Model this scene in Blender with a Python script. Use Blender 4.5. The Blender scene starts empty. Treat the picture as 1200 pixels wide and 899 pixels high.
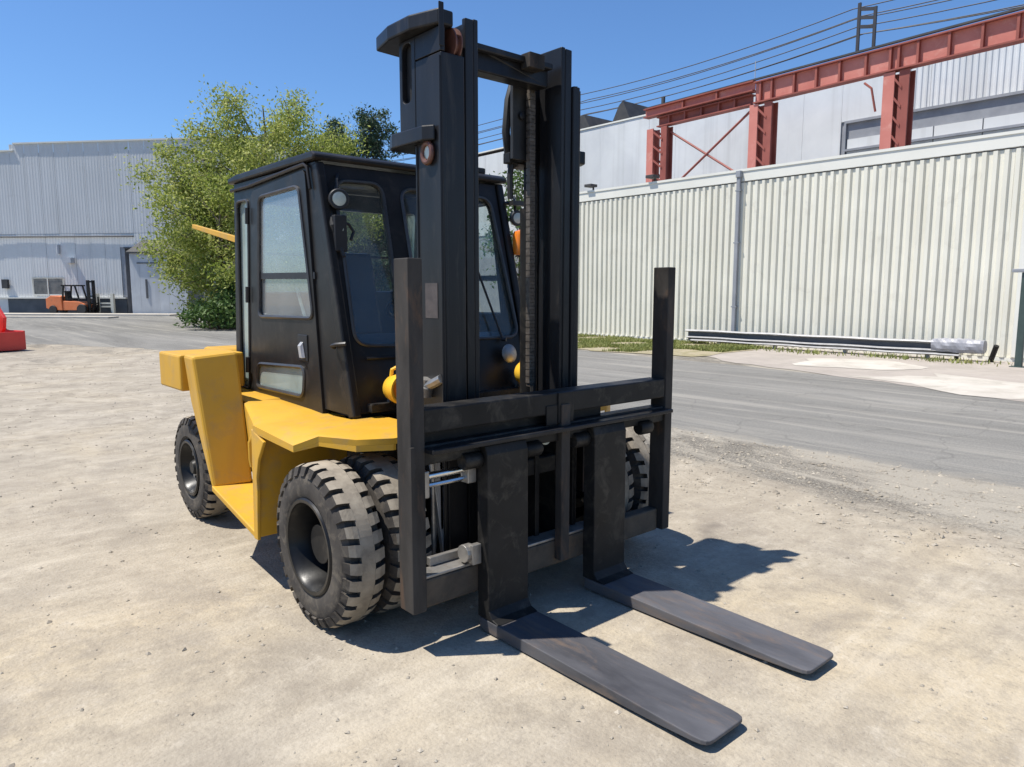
import bpy, bmesh, math, random
import numpy as np
from mathutils import Vector, Matrix
from mathutils.geometry import tessellate_polygon

R = math.radians
rng = random.Random(7)
nr = np.random.RandomState(11)
scn = bpy.context.scene
C = scn.collection

# ------------------------------------------------------------------ camera
cam_d = bpy.data.cameras.new("camera")
cam_d.sensor_fit = 'HORIZONTAL'
cam_d.sensor_width = 36.0
cam_d.lens = 36.0 * 849.88 / 1200.0
cam_d.clip_start = 0.05
cam_d.clip_end = 3000.0
cam = bpy.data.objects.new("camera", cam_d)
cam.location = (-2.706, -3.038, 1.696)
cam.rotation_euler = (math.pi / 2 - 0.126, 0.0, -0.718)
C.objects.link(cam)
scn.camera = cam

# ------------------------------------------------------------------ sky, sun, exposure
SUN = Vector((-0.39, 0.285, 1.0)).normalized()
sun_el = math.asin(SUN.z)
sun_az = math.atan2(SUN.x, SUN.y)
world = bpy.data.worlds.new("World")
scn.world = world
world.use_nodes = True
wn = world.node_tree.nodes
wl = world.node_tree.links
wn.clear()
w_out = wn.new('ShaderNodeOutputWorld')
w_bg = wn.new('ShaderNodeBackground')
w_sky = wn.new('ShaderNodeTexSky')
w_sky.sky_type = 'NISHITA'
w_sky.sun_disc = False
w_sky.sun_elevation = sun_el
w_sky.sun_rotation = sun_az
w_sky.altitude = 50.0
w_sky.air_density = 1.0
w_sky.dust_density = 0.25
w_sky.ozone_density = 4.0
w_bg.inputs['Strength'].default_value = 0.092
w_mix = wn.new('ShaderNodeMix')
w_mix.data_type = 'RGBA'
w_mix.blend_type = 'MULTIPLY'
w_mix.inputs[0].default_value = 1.0
w_mix.inputs[7].default_value = (0.78, 1.02, 1.27, 1.0)      # the clear deep blue of the day
wl.new(w_sky.outputs[0], w_mix.inputs[6])
wl.new(w_mix.outputs[2], w_bg.inputs['Color'])
wl.new(w_bg.outputs[0], w_out.inputs['Surface'])

sun_d = bpy.data.lights.new("sun", 'SUN')
sun_d.energy = 5.0
sun_d.angle = R(0.53)
sun_d.color = (1.0, 0.95, 0.87)
sun = bpy.data.objects.new("sun", sun_d)
sun.rotation_euler = SUN.to_track_quat('Z', 'Y').to_euler()
sun.location = (-20, 15, 50)
C.objects.link(sun)

scn.view_settings.view_transform = 'Standard'
scn.view_settings.look = 'None'
scn.view_settings.exposure = 0.42
scn.view_settings.gamma = 1.0
scn.view_settings.use_curve_mapping = False
scn.cycles.max_bounces = 8
scn.cycles.transparent_max_bounces = 24

# ------------------------------------------------------------------ materials
def ramp(nt, fac, stops):
    n = nt.nodes.new('ShaderNodeValToRGB')
    els = n.color_ramp.elements
    while len(els) < len(stops):
        els.new(0.5)
    for e, (p, c) in zip(els, stops):
        e.position = p
        e.color = (c[0], c[1], c[2], 1.0) if len(c) == 3 else c
    nt.links.new(fac, n.inputs['Fac'])
    return n.outputs['Color']

def noise(nt, co, scale, detail=6.0, rough=0.6, dist=0.0, vec_scale=None):
    n = nt.nodes.new('ShaderNodeTexNoise')
    n.inputs['Scale'].default_value = scale
    n.inputs['Detail'].default_value = detail
    n.inputs['Roughness'].default_value = rough
    n.inputs['Distortion'].default_value = dist
    if vec_scale:
        m = nt.nodes.new('ShaderNodeMapping')
        m.inputs['Scale'].default_value = vec_scale
        nt.links.new(co, m.inputs['Vector'])
        co = m.outputs['Vector']
    nt.links.new(co, n.inputs['Vector'])
    return n.outputs['Fac']

def mixc(nt, fac, a, b, mode='MIX'):
    n = nt.nodes.new('ShaderNodeMix')
    n.data_type = 'RGBA'
    n.blend_type = mode
    for v, k in ((fac, 0), (a, 6), (b, 7)):
        if isinstance(v, (int, float)):
            n.inputs[k].default_value = v
        elif isinstance(v, (tuple, list)):
            n.inputs[k].default_value = (v[0], v[1], v[2], 1.0)
        else:
            nt.links.new(v, n.inputs[k])
    return n.outputs[2]

def mathn(nt, op, a, b=0.0, clamp=False):
    n = nt.nodes.new('ShaderNodeMath')
    n.operation = op
    n.use_clamp = clamp
    for k, v in ((0, a), (1, b)):
        if isinstance(v, (int, float)):
            n.inputs[k].default_value = v
        else:
            nt.links.new(v, n.inputs[k])
    return n.outputs[0]

def base_mat(name):
    m = bpy.data.materials.new(name)
    m.use_nodes = True
    nt = m.node_tree
    b = nt.nodes['Principled BSDF']
    tc = nt.nodes.new('ShaderNodeTexCoord')
    return m, nt, b, tc.outputs['Object']

def bump(nt, b, h, strength, dist):
    n = nt.nodes.new('ShaderNodeBump')
    n.inputs['Strength'].default_value = strength
    n.inputs['Distance'].default_value = dist
    nt.links.new(h, n.inputs['Height'])
    nt.links.new(n.outputs['Normal'], b.inputs['Normal'])
    return n

def paint(name, col, col2, rough=0.5, scale=3.0, dirt=None, dirt_amt=0.35, dirt_scale=6.0, metal=0.0,
          bump_s=0.06, stretch=None, spec=0.5, fine=60.0, rough_var=0.12, streak=None):
    """painted or bare surface with mottled tone, patches of dirt and fine relief"""
    m, nt, b, co = base_mat(name)
    f = noise(nt, co, scale, 5, 0.6, 0.3, stretch)
    c = ramp(nt, f, [(0.3, col), (0.7, col2)])
    if dirt is not None:
        d = noise(nt, co, dirt_scale, 8, 0.7, 0.6, stretch)
        lo = 0.62 - dirt_amt * 0.35
        dm = ramp(nt, d, [(lo, (0, 0, 0)), (lo + 0.22, (1, 1, 1))])
        dm2 = mathn(nt, 'MULTIPLY', dm, min(1.0, 0.45 + dirt_amt))
        c = mixc(nt, dm2, c, dirt)
    if streak is not None:
        s = noise(nt, co, 1.0, 5, 0.6, 0.2, (streak[1], streak[1], streak[1] * 0.03))
        sm = ramp(nt, s, [(0.52, (0, 0, 0)), (0.75, (1, 1, 1))])
        c = mixc(nt, mathn(nt, 'MULTIPLY', sm, streak[2]), c, streak[0])
    nt.links.new(c, b.inputs['Base Color'])
    rr = noise(nt, co, scale * 4, 6, 0.7)
    r2 = mathn(nt, 'MULTIPLY_ADD', rr, rough_var * 2)
    nt.nodes[-1].inputs[2].default_value = rough - rough_var
    nt.links.new(r2, b.inputs['Roughness'])
    b.inputs['Metallic'].default_value = metal
    b.inputs['Specular IOR Level'].default_value = spec
    if bump_s:
        bump(nt, b, noise(nt, co, fine, 4, 0.7), bump_s, 0.004)
    return m

M = {}
M['yellow'] = paint('yellow_paint', (0.53, 0.29, 0.024), (0.61, 0.345, 0.036), 0.5, 1.6, (0.38, 0.25, 0.10), 0.30, 6.0, bump_s=0.10, fine=25, spec=0.32, streak=((0.40, 0.235, 0.06), 9.0, 0.35))
M['black'] = paint('black_paint', (0.010, 0.010, 0.010), (0.024, 0.023, 0.022), 0.45, 4.0, (0.085, 0.075, 0.06), 0.30, 7.0, bump_s=0.12, fine=70, spec=0.2)
M['cab_black'] = paint('cab_black', (0.012, 0.012, 0.012), (0.026, 0.024, 0.023), 0.38, 2.5, (0.07, 0.06, 0.05), 0.22, 5.0, bump_s=0.05, fine=50, spec=0.22)
M['mast_steel'] = paint('mast_steel', (0.008, 0.008, 0.009), (0.024, 0.024, 0.026), 0.36, 3.0, (0.075, 0.065, 0.055), 0.18, 9.0, stretch=(1, 1, 0.18), bump_s=0.10, spec=0.28)
M['fork'] = paint('fork_steel', (0.042, 0.042, 0.047), (0.115, 0.114, 0.122), 0.52, 6.0, (0.17, 0.12, 0.085), 0.34, 11.0, stretch=(1, 0.25, 1), spec=0.3, bump_s=0.15, fine=90)
M['rusty'] = paint('rusty_black', (0.018, 0.016, 0.015), (0.066, 0.060, 0.054), 0.65, 5.0, (0.17, 0.10, 0.06), 0.22, 9.0, stretch=(1, 1, 0.3), bump_s=0.2, spec=0.12)
M['dusty'] = paint('dusty_plate', (0.036, 0.029, 0.022), (0.105, 0.082, 0.058), 0.75, 5.5, (0.20, 0.115, 0.055), 0.30, 4.0, bump_s=0.25)
M['rubber'] = paint('tyre_rubber', (0.034, 0.030, 0.027), (0.080, 0.070, 0.059), 0.82, 7.0, (0.19, 0.16, 0.12), 0.30, 11.0, bump_s=0.3, fine=45, spec=0.3)
M['tread'] = paint('dusty_tread', (0.17, 0.145, 0.113), (0.36, 0.31, 0.24), 0.85, 9.0, (0.36, 0.315, 0.245), 0.40, 16.0, bump_s=0.3, fine=45, spec=0.2)
M['rim'] = paint('rim_black', (0.006, 0.006, 0.006), (0.015, 0.015, 0.015), 0.35, 6.0, (0.09, 0.075, 0.06), 0.02, 9.0, bump_s=0.1, spec=0.3)
M['chrome'] = paint('chrome_rod', (0.6, 0.6, 0.6), (0.75, 0.75, 0.74), 0.22, 8.0, None, metal=1.0, bump_s=0.0)
M['steel'] = paint('bare_steel', (0.25, 0.24, 0.22), (0.42, 0.40, 0.37), 0.45, 12.0, (0.22, 0.13, 0.07), 0.2, 15.0, metal=0.7, bump_s=0.1)
M['chain'] = paint('leaf_chain', (0.10, 0.085, 0.07), (0.22, 0.19, 0.16), 0.5, 30.0, None, metal=0.5, bump_s=0.2)
M['hose'] = paint('rubber_hose', (0.012, 0.012, 0.012), (0.03, 0.03, 0.03), 0.55, 9.0, None, bump_s=0.05)
M['copper'] = paint('copper_fitting', (0.06, 0.026, 0.018), (0.16, 0.065, 0.045), 0.45, 12.0, None, bump_s=0.1)
M['navy'] = paint('navy_vinyl', (0.012, 0.018, 0.035), (0.022, 0.030, 0.055), 0.4, 6.0, None, bump_s=0.1)
M['dash'] = paint('dash_plastic', (0.01, 0.01, 0.012), (0.02, 0.02, 0.022), 0.5, 8.0, None, bump_s=0.1)
M['rubber_seal'] = paint('rubber_seal', (0.03, 0.03, 0.032), (0.06, 0.06, 0.06), 0.4, 8.0, None, bump_s=0.05)
M['sticker'] = paint('faded_sticker', (0.05, 0.042, 0.04), (0.09, 0.075, 0.07), 0.6, 18.0, None, bump_s=0.1)
M['lens'] = paint('lamp_glass', (0.36, 0.42, 0.38), (0.55, 0.60, 0.56), 0.12, 20.0, None, bump_s=0.0)
M['amber'] = paint('amber_lens', (0.80, 0.20, 0.02), (0.90, 0.30, 0.03), 0.2, 15.0, None, bump_s=0.1)
M['lamp_yellow'] = paint('yellow_lamp_shell', (0.78, 0.42, 0.03), (0.85, 0.52, 0.05), 0.28, 10.0, None, bump_s=0.03)

def glass_mat(name, tint, dust, dust_col, gloss=0.10, dscale=3.0):
    m = bpy.data.materials.new(name)
    m.use_nodes = True
    nt = m.node_tree
    nt.nodes.clear()
    out = nt.nodes.new('ShaderNodeOutputMaterial')
    tr = nt.nodes.new('ShaderNodeBsdfTransparent')
    tr.inputs['Color'].default_value = (*tint, 1)
    gl = nt.nodes.new('ShaderNodeBsdfGlossy')
    gl.inputs['Roughness'].default_value = 0.03
    di = nt.nodes.new('ShaderNodeBsdfDiffuse')
    di.inputs['Color'].default_value = (*dust_col, 1)
    tc = nt.nodes.new('ShaderNodeTexCoord')
    f = noise(nt, tc.outputs['Object'], dscale, 5, 0.6, 0.4)
    dm = ramp(nt, f, [(0.25, (dust * 0.5,) * 3), (0.75, (min(1, dust * 1.4),) * 3)])
    m1 = nt.nodes.new('ShaderNodeMixShader')
    nt.links.new(dm, m1.inputs[0])
    nt.links.new(tr.outputs[0], m1.inputs[1])
    nt.links.new(di.outputs[0], m1.inputs[2])
    lw = nt.nodes.new('ShaderNodeLayerWeight')
    lw.inputs['Blend'].default_value = 0.5
    fa = mathn(nt, 'MULTIPLY', mathn(nt, 'POWER', lw.outputs['Facing'], 5.0), 0.6)
    fa = mathn(nt, 'ADD', fa, gloss * 0.5, True)
    m2 = nt.nodes.new('ShaderNodeMixShader')
    nt.links.new(fa, m2.inputs[0])
    nt.links.new(m1.outputs[0], m2.inputs[1])
    nt.links.new(gl.outputs[0], m2.inputs[2])
    nt.links.new(m2.outputs[0], out.inputs['Surface'])
    return m

M['glass'] = glass_mat('cab_glass', (0.93, 0.96, 0.95), 0.05, (0.55, 0.58, 0.56), 0.06)
M['door_glass'] = glass_mat('door_glass', (0.92, 0.96, 0.96), 0.15, (0.70, 0.74, 0.75), 0.30, 1.3)
M['dusty_glass'] = glass_mat('hazed_plastic', (0.75, 0.82, 0.80), 0.48, (0.56, 0.66, 0.63), 0.10, 1.5)
M['far_glass'] = paint('dark_window_glass', (0.10, 0.10, 0.095), (0.22, 0.21, 0.19), 0.3, 2.0, None, bump_s=0.0)

# background surfaces
M['ivory'] = paint('ivory_cladding', (0.67, 0.645, 0.545), (0.75, 0.725, 0.62), 0.55, 0.7, (0.47, 0.44, 0.36), 0.14, 1.5, bump_s=0.0, streak=((0.50, 0.46, 0.34), 2.5, 0.32))
M['ivory_trim'] = paint('ivory_trim', (0.68, 0.665, 0.59), (0.74, 0.725, 0.65), 0.55, 0.8, None, bump_s=0.0)
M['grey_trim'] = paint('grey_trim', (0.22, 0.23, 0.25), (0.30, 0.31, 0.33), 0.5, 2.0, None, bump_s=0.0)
M['white_clad'] = paint('white_cladding', (0.55, 0.56, 0.56), (0.66, 0.67, 0.66), 0.6, 0.5, None, bump_s=0.0, streak=((0.38, 0.38, 0.36), 2.0, 0.45))
M['far_clad'] = paint('blue_grey_cladding', (0.58, 0.585, 0.57), (0.66, 0.665, 0.65), 0.6, 0.25, (0.48, 0.485, 0.47), 0.2, 0.5, bump_s=0.0, streak=((0.48, 0.485, 0.47), 1.1, 0.6))
M['far_clad_up'] = paint('grey_cladding_upper', (0.54, 0.545, 0.535), (0.61, 0.615, 0.605), 0.6, 0.25, (0.45, 0.455, 0.44), 0.2, 0.5, bump_s=0.0, streak=((0.44, 0.445, 0.43), 1.2, 0.6))
M['dark_band'] = paint('dark_base_wall', (0.055, 0.065, 0.075), (0.10, 0.11, 0.12), 0.7, 1.0, None, bump_s=0.0)
M['recess'] = paint('recess_grey', (0.065, 0.066, 0.070), (0.11, 0.112, 0.118), 0.7, 1.0, None, bump_s=0.0)
M['shed'] = paint('shed_grey', (0.40, 0.42, 0.44), (0.50, 0.52, 0.54), 0.6, 0.8, None, bump_s=0.0, streak=((0.28, 0.29, 0.31), 3.0, 0.5))
M['red_steel'] = paint('red_oxide_steel', (0.44, 0.135, 0.10), (0.55, 0.20, 0.155), 0.6, 0.9, (0.60, 0.31, 0.25), 0.25, 2.2, bump_s=0.0)  # lighter copy of the gantry paint, toned for its sunlit faces
M['red_shaded'] = paint('red_steel_shaded', (0.21, 0.05, 0.035), (0.31, 0.085, 0.06), 0.65, 1.0, None, bump_s=0.0)  # same gantry paint darkened, shade put into the colour of the unlit members
M['dark_roof'] = paint('dark_roof', (0.03, 0.03, 0.033), (0.06, 0.058, 0.055), 0.7, 2.0, None, bump_s=0.0)
M['brown_roof'] = paint('brown_roof', (0.13, 0.11, 0.10), (0.18, 0.155, 0.14), 0.8, 1.5, None, bump_s=0.0)
M['galv'] = paint('galvanised_steel', (0.36, 0.36, 0.36), (0.50, 0.49, 0.48), 0.4, 4.0, (0.28, 0.25, 0.22), 0.15, 5.0, metal=0.3, bump_s=0.05)
M['tarp'] = paint('grey_tarp', (0.24, 0.24, 0.26), (0.36, 0.36, 0.38), 0.45, 6.0, None, bump_s=0.3, fine=14)
M['green_post'] = paint('dark_green_paint', (0.03, 0.05, 0.045), (0.05, 0.075, 0.065), 0.5, 3.0, None, bump_s=0.05)
M['cream'] = paint('cream_paint', (0.62, 0.60, 0.50), (0.72, 0.70, 0.60), 0.5, 3.0, None, bump_s=0.0)
M['orange'] = paint('orange_paint', (0.62, 0.16, 0.05), (0.70, 0.22, 0.08), 0.5, 2.0, (0.3, 0.14, 0.08), 0.2, 4.0, bump_s=0.0)
M['red'] = paint('red_paint', (0.60, 0.04, 0.035), (0.68, 0.06, 0.045), 0.4, 2.0, None, bump_s=0.0)
M['wire'] = paint('black_wire', (0.02, 0.02, 0.025), (0.03, 0.03, 0.035), 0.6, 2.0, None, bump_s=0.0)
M['bark'] = paint('bark', (0.10, 0.08, 0.06), (0.20, 0.17, 0.13), 0.9, 4.0, None, bump_s=0.3, fine=20)

def leaf_mat(name, stops, trans=0.25):
    m, nt, b, co = base_mat(name)
    g = nt.nodes.new('ShaderNodeNewGeometry')
    big = noise(nt, co, 0.55, 3, 0.5)
    r = mathn(nt, 'MULTIPLY', g.outputs['Random Per Island'], 0.55)
    f = mathn(nt, 'MULTIPLY_ADD', big, 0.75)
    nt.links.new(mathn(nt, 'SUBTRACT', r, 0.15), nt.nodes[-2].inputs[2])
    c = ramp(nt, f, stops)
    nt.links.new(c, b.inputs['Base Color'])
    b.inputs['Roughness'].default_value = 0.6
    b.inputs['Specular IOR Level'].default_value = 0.25
    tl = nt.nodes.new('ShaderNodeBsdfTranslucent')
    nt.links.new(c, tl.inputs['Color'])
    mx = nt.nodes.new('ShaderNodeMixShader')
    mx.inputs[0].default_value = trans
    out = nt.nodes['Material Output']
    nt.links.new(b.outputs[0], mx.inputs[1])
    nt.links.new(tl.outputs[0], mx.inputs[2])
    nt.links.new(mx.outputs[0], out.inputs['Surface'])
    return m

M['leaf_light'] = leaf_mat('spring_leaves', [(0.1, (0.12, 0.175, 0.03)), (0.45, (0.30, 0.355, 0.07)), (0.8, (0.52, 0.53, 0.19))], 0.45)
M['leaf_mid'] = leaf_mat('green_leaves', [(0.1, (0.03, 0.07, 0.015)), (0.5, (0.07, 0.13, 0.03)), (0.9, (0.13, 0.19, 0.05))])
M['leaf_dark'] = leaf_mat('needles', [(0.1, (0.03, 0.055, 0.03)), (0.5, (0.07, 0.115, 0.06)), (0.9, (0.16, 0.21, 0.13))], 0.15)
M['grass'] = leaf_mat('dry_grass', [(0.1, (0.10, 0.13, 0.03)), (0.5, (0.22, 0.25, 0.07)), (0.9, (0.36, 0.34, 0.14))])

def gravel_col(nt, co):
    gv = noise(nt, co, 42, 5, 0.85)
    g = ramp(nt, gv, [(0.36, (0.06, 0.055, 0.047)), (0.50, (0.165, 0.15, 0.126)), (0.64, (0.36, 0.33, 0.275))])
    p = noise(nt, co, 0.7, 7, 0.75, 0.7, (1.0, 0.45, 1.0))
    pm = ramp(nt, p, [(0.46, (0, 0, 0)), (0.58, (1, 1, 1))])
    return mixc(nt, mathn(nt, 'MULTIPLY', pm, 0.75), g, (0.37, 0.335, 0.275))

def ground_mat():
    m, nt, b, co = base_mat('packed_dirt')
    sep = nt.nodes.new('ShaderNodeSeparateXYZ')
    nt.links.new(co, sep.inputs[0])
    def over(c, f, lo, hi, amt, col):
        return mixc(nt, mathn(nt, 'MULTIPLY', ramp(nt, f, [(lo, (0, 0, 0)), (hi, (1, 1, 1))]), amt), c, col)
    big = noise(nt, co, 0.30, 5, 0.6, 0.5)
    c = ramp(nt, big, [(0.30, (0.33, 0.288, 0.228)), (0.50, (0.385, 0.337, 0.262)), (0.62, (0.435, 0.367, 0.262)), (0.75, (0.455, 0.402, 0.325))])
    med = noise(nt, co, 1.7, 8, 0.72, 0.6)
    c = over(c, med, 0.48, 0.64, 0.70, (0.265, 0.228, 0.178))
    c = over(c, noise(nt, co, 0.8, 9, 0.78, 0.4), 0.52, 0.60, 0.40, (0.29, 0.255, 0.21))
    m2 = noise(nt, co, 6.0, 8, 0.75, 0.3)
    c = over(c, m2, 0.51, 0.63, 0.50, (0.25, 0.215, 0.17))
    c = over(c, mathn(nt, 'SUBTRACT', 1.0, m2), 0.54, 0.68, 0.32, (0.60, 0.54, 0.44))
    fine = noise(nt, co, 34, 5, 0.8)
    c = over(c, fine, 0.55, 0.66, 0.58, (0.20, 0.172, 0.138))
    c = over(c, mathn(nt, 'SUBTRACT', 1.0, fine), 0.56, 0.70, 0.28, (0.66, 0.60, 0.50))
    # scuffed tracks crossing the yard in two directions
    for rot, sc, amt in ((0.55, (0.22, 1.5, 1.0), 0.26), (-0.9, (0.16, 1.9, 1.0), 0.28)):
        mp = nt.nodes.new('ShaderNodeMapping')
        mp.inputs['Rotation'].default_value = (0, 0, rot)
        mp.inputs['Scale'].default_value = sc
        nt.links.new(co, mp.inputs['Vector'])
        t = noise(nt, mp.outputs['Vector'], 1.6, 7, 0.7, 0.7)
        c = over(c, t, 0.52, 0.64, amt, (0.265, 0.225, 0.175))
        c = over(c, mathn(nt, 'SUBTRACT', 1.0, t), 0.56, 0.66, amt * 0.8, (0.56, 0.50, 0.40))
    # curved tyre tracks left by turning trucks
    for (cx_, cy_, r0) in ((6.0, -6.0, 9.55), (6.0, -6.0, 11.25), (-16.0, 3.0, 12.9), (-16.0, 3.0, 14.5), (-2.0, 16.5, 10.2)):
        vm = nt.nodes.new('ShaderNodeVectorMath')
        vm.operation = 'DISTANCE'
        nt.links.new(co, vm.inputs[0])
        vm.inputs[1].default_value = (cx_, cy_, 0)
        dd = mathn(nt, 'ABSOLUTE', mathn(nt, 'SUBTRACT', vm.outputs['Value'], r0))
        dd = mathn(nt, 'ADD', dd, mathn(nt, 'MULTIPLY', mathn(nt, 'SUBTRACT', noise(nt, co, 5.0, 6, 0.7), 0.5), 0.22))
        bm_ = ramp(nt, dd, [(0.09, (1, 1, 1)), (0.17, (0, 0, 0))])
        brk = ramp(nt, noise(nt, co, 1.1, 6, 0.7), [(0.42, (0, 0, 0)), (0.60, (1, 1, 1))])
        c = mixc(nt, mathn(nt, 'MULTIPLY', mathn(nt, 'MULTIPLY', bm_, brk), 0.42), c, (0.255, 0.222, 0.178))
    # greyer, stonier ground away from the swept middle of the lot
    yy = mathn(nt, 'DIVIDE', mathn(nt, 'SUBTRACT', sep.outputs['Y'], 0.5), 9.0, True)
    gz = noise(nt, co, 0.45, 7, 0.72, 0.7)
    gk = mathn(nt, 'MULTIPLY', mathn(nt, 'SUBTRACT', mathn(nt, 'ADD', mathn(nt, 'MULTIPLY', yy, 0.75), gz), 0.62), 2.2, True)
    st_ = noise(nt, co, 1.6, 10, 0.8, 0.6)
    gcol = ramp(nt, st_, [(0.38, (0.16, 0.142, 0.118)), (0.50, (0.30, 0.268, 0.222)), (0.62, (0.46, 0.415, 0.345))])
    c = mixc(nt, mathn(nt, 'MULTIPLY', gk, 0.45), c, gcol)
    # a few old oil spots
    oil = noise(nt, co, 0.9, 3, 0.5, 0.3)
    c = over(c, oil, 0.69, 0.74, 0.55, (0.15, 0.13, 0.11))
    # loose grey gravel washed along the asphalt edge and towards the back of the lot
    e = mathn(nt, 'DIVIDE', mathn(nt, 'SUBTRACT', sep.outputs['X'], 2.0), 1.7, True)
    by = mathn(nt, 'DIVIDE', mathn(nt, 'SUBTRACT', sep.outputs['Y'], 8.0), 14.0, True)
    e = mathn(nt, 'MAXIMUM', e, mathn(nt, 'MULTIPLY', by, 0.8))
    gn = mathn(nt, 'MULTIPLY', noise(nt, co, 0.9, 7, 0.74, 0.8, (1.0, 0.5, 1.0)), 1.9)
    gm = mathn(nt, 'MULTIPLY', mathn(nt, 'SUBTRACT', mathn(nt, 'ADD', e, gn), 1.55), 2.6, True)
    rim_ = mathn(nt, 'DIVIDE', mathn(nt, 'SUBTRACT', sep.outputs['X'], 3.45), 0.4, True)
    gm = mathn(nt, 'MAXIMUM', gm, mathn(nt, 'MULTIPLY', rim_, mathn(nt, 'DIVIDE', mathn(nt, 'SUBTRACT', 20.0, sep.outputs['Y']), 3.0, True)))
    c = mixc(nt, gm, c, gravel_col(nt, co))
    nt.links.new(c, b.inputs['Base Color'])
    b.inputs['Roughness'].default_value = 0.95
    b.inputs['Specular IOR Level'].default_value = 0.12
    v = nt.nodes.new('ShaderNodeTexVoronoi')
    v.inputs['Scale'].default_value = 55
    nt.links.new(co, v.inputs['Vector'])
    h = mathn(nt, 'MULTIPLY', noise(nt, co, 7, 9, 0.72), 0.45)
    h = mathn(nt, 'ADD', h, mathn(nt, 'MULTIPLY', v.outputs['Distance'], -0.22))
    h = mathn(nt, 'ADD', h, mathn(nt, 'MULTIPLY', noise(nt, co, 90, 3, 0.7), 0.30))
    bump(nt, b, h, 0.45, 0.03)
    return m
M['dirt'] = ground_mat()

def asphalt_mat():
    m, nt, b, co = base_mat('worn_asphalt')
    sep = nt.nodes.new('ShaderNodeSeparateXYZ')
    nt.links.new(co, sep.inputs[0])
    def over(c, f, lo, hi, amt, col):
        return mixc(nt, mathn(nt, 'MULTIPLY', ramp(nt, f, [(lo, (0, 0, 0)), (hi, (1, 1, 1))]), amt), c, col)
    big = noise(nt, co, 0.6, 6, 0.65, 0.5, (1.0, 0.16, 1.0))
    c = ramp(nt, big, [(0.3, (0.14, 0.135, 0.122)), (0.5, (0.20, 0.193, 0.175)), (0.7, (0.265, 0.254, 0.229))])
    f = noise(nt, co, 45, 5, 0.85)
    c = over(c, f, 0.46, 0.66, 0.6, (0.115, 0.112, 0.105))
    c = over(c, mathn(nt, 'SUBTRACT', 1.0, f), 0.54, 0.68, 0.4, (0.42, 0.40, 0.36))
    # pale dusty wheel lines along the drive
    d = noise(nt, co, 1.0, 6, 0.7, 0.6, (2.6, 0.10, 1.0))
    c = over(c, d, 0.52, 0.64, 0.55, (0.33, 0.31, 0.27))
    d2 = noise(nt, co, 1.4, 7, 0.7, 0.8, (1.0, 0.5, 1.0))
    c = over(c, d2, 0.55, 0.68, 0.45, (0.15, 0.146, 0.135))
    # hairline cracks
    v = nt.nodes.new('ShaderNodeTexVoronoi')
    v.feature = 'DISTANCE_TO_EDGE'
    v.inputs['Scale'].default_value = 0.55
    nz = nt.nodes.new('ShaderNodeTexNoise')
    nz.inputs['Scale'].default_value = 1.3
    nt.links.new(co, nz.inputs['Vector'])
    ad = nt.nodes.new('ShaderNodeVectorMath')
    nt.links.new(co, ad.inputs[0])
    nt.links.new(nz.outputs['Color'], ad.inputs[1])
    nt.links.new(ad.outputs[0], v.inputs['Vector'])
    cr = ramp(nt, v.outputs['Distance'], [(0.0, (1, 1, 1)), (0.012, (0, 0, 0))])
    c = mixc(nt, mathn(nt, 'MULTIPLY', cr, 0.28), c, (0.07, 0.068, 0.062))
    # dirt and grit dragged over the ragged near edge
    near = mathn(nt, 'DIVIDE', mathn(nt, 'SUBTRACT', 21.0, sep.outputs['Y']), 5.0, True)
    e = mathn(nt, 'MULTIPLY', near, mathn(nt, 'DIVIDE', mathn(nt, 'SUBTRACT', 5.6, sep.outputs['X']), 1.5, True))
    gn = noise(nt, co, 1.2, 7, 0.75, 0.8, (1.0, 0.5, 1.0))
    gm = mathn(nt, 'MULTIPLY', mathn(nt, 'SUBTRACT', mathn(nt, 'ADD', e, gn), 0.98), 3.2, True)
    c = mixc(nt, mathn(nt, 'MULTIPLY', gm, 0.75), c, (0.36, 0.325, 0.265))
    e2 = mathn(nt, 'MULTIPLY', near, mathn(nt, 'DIVIDE', mathn(nt, 'SUBTRACT', 4.85, sep.outputs['X']), 0.35, True))
    g2 = mathn(nt, 'MULTIPLY', mathn(nt, 'SUBTRACT', mathn(nt, 'ADD', e2, noise(nt, co, 2.2, 7, 0.75, 0.8)), 0.95), 4.0, True)
    c = mixc(nt, g2, c, gravel_col(nt, co))
    nt.links.new(c, b.inputs['Base Color'])
    b.inputs['Roughness'].default_value = 0.9
    b.inputs['Specular IOR Level'].default_value = 0.15
    bump(nt, b, noise(nt, co, 40, 6, 0.8), 0.5, 0.02)
    return m
M['asphalt'] = asphalt_mat()
M['concrete'] = paint('pale_concrete', (0.42, 0.385, 0.33), (0.54, 0.50, 0.44), 0.9, 1.2, (0.30, 0.27, 0.22), 0.35, 1.3, bump_s=0.3, fine=25, spec=0.2)
M['pink_concrete'] = paint('weathered_apron', (0.31, 0.275, 0.24), (0.40, 0.355, 0.31), 0.9, 1.0, (0.25, 0.225, 0.19), 0.3, 2.0, bump_s=0.3, fine=25, spec=0.2)
M['stone'] = paint('pebble', (0.22, 0.19, 0.15), (0.46, 0.41, 0.33), 0.9, 2.2, None, bump_s=0.2, spec=0.2)

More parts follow.
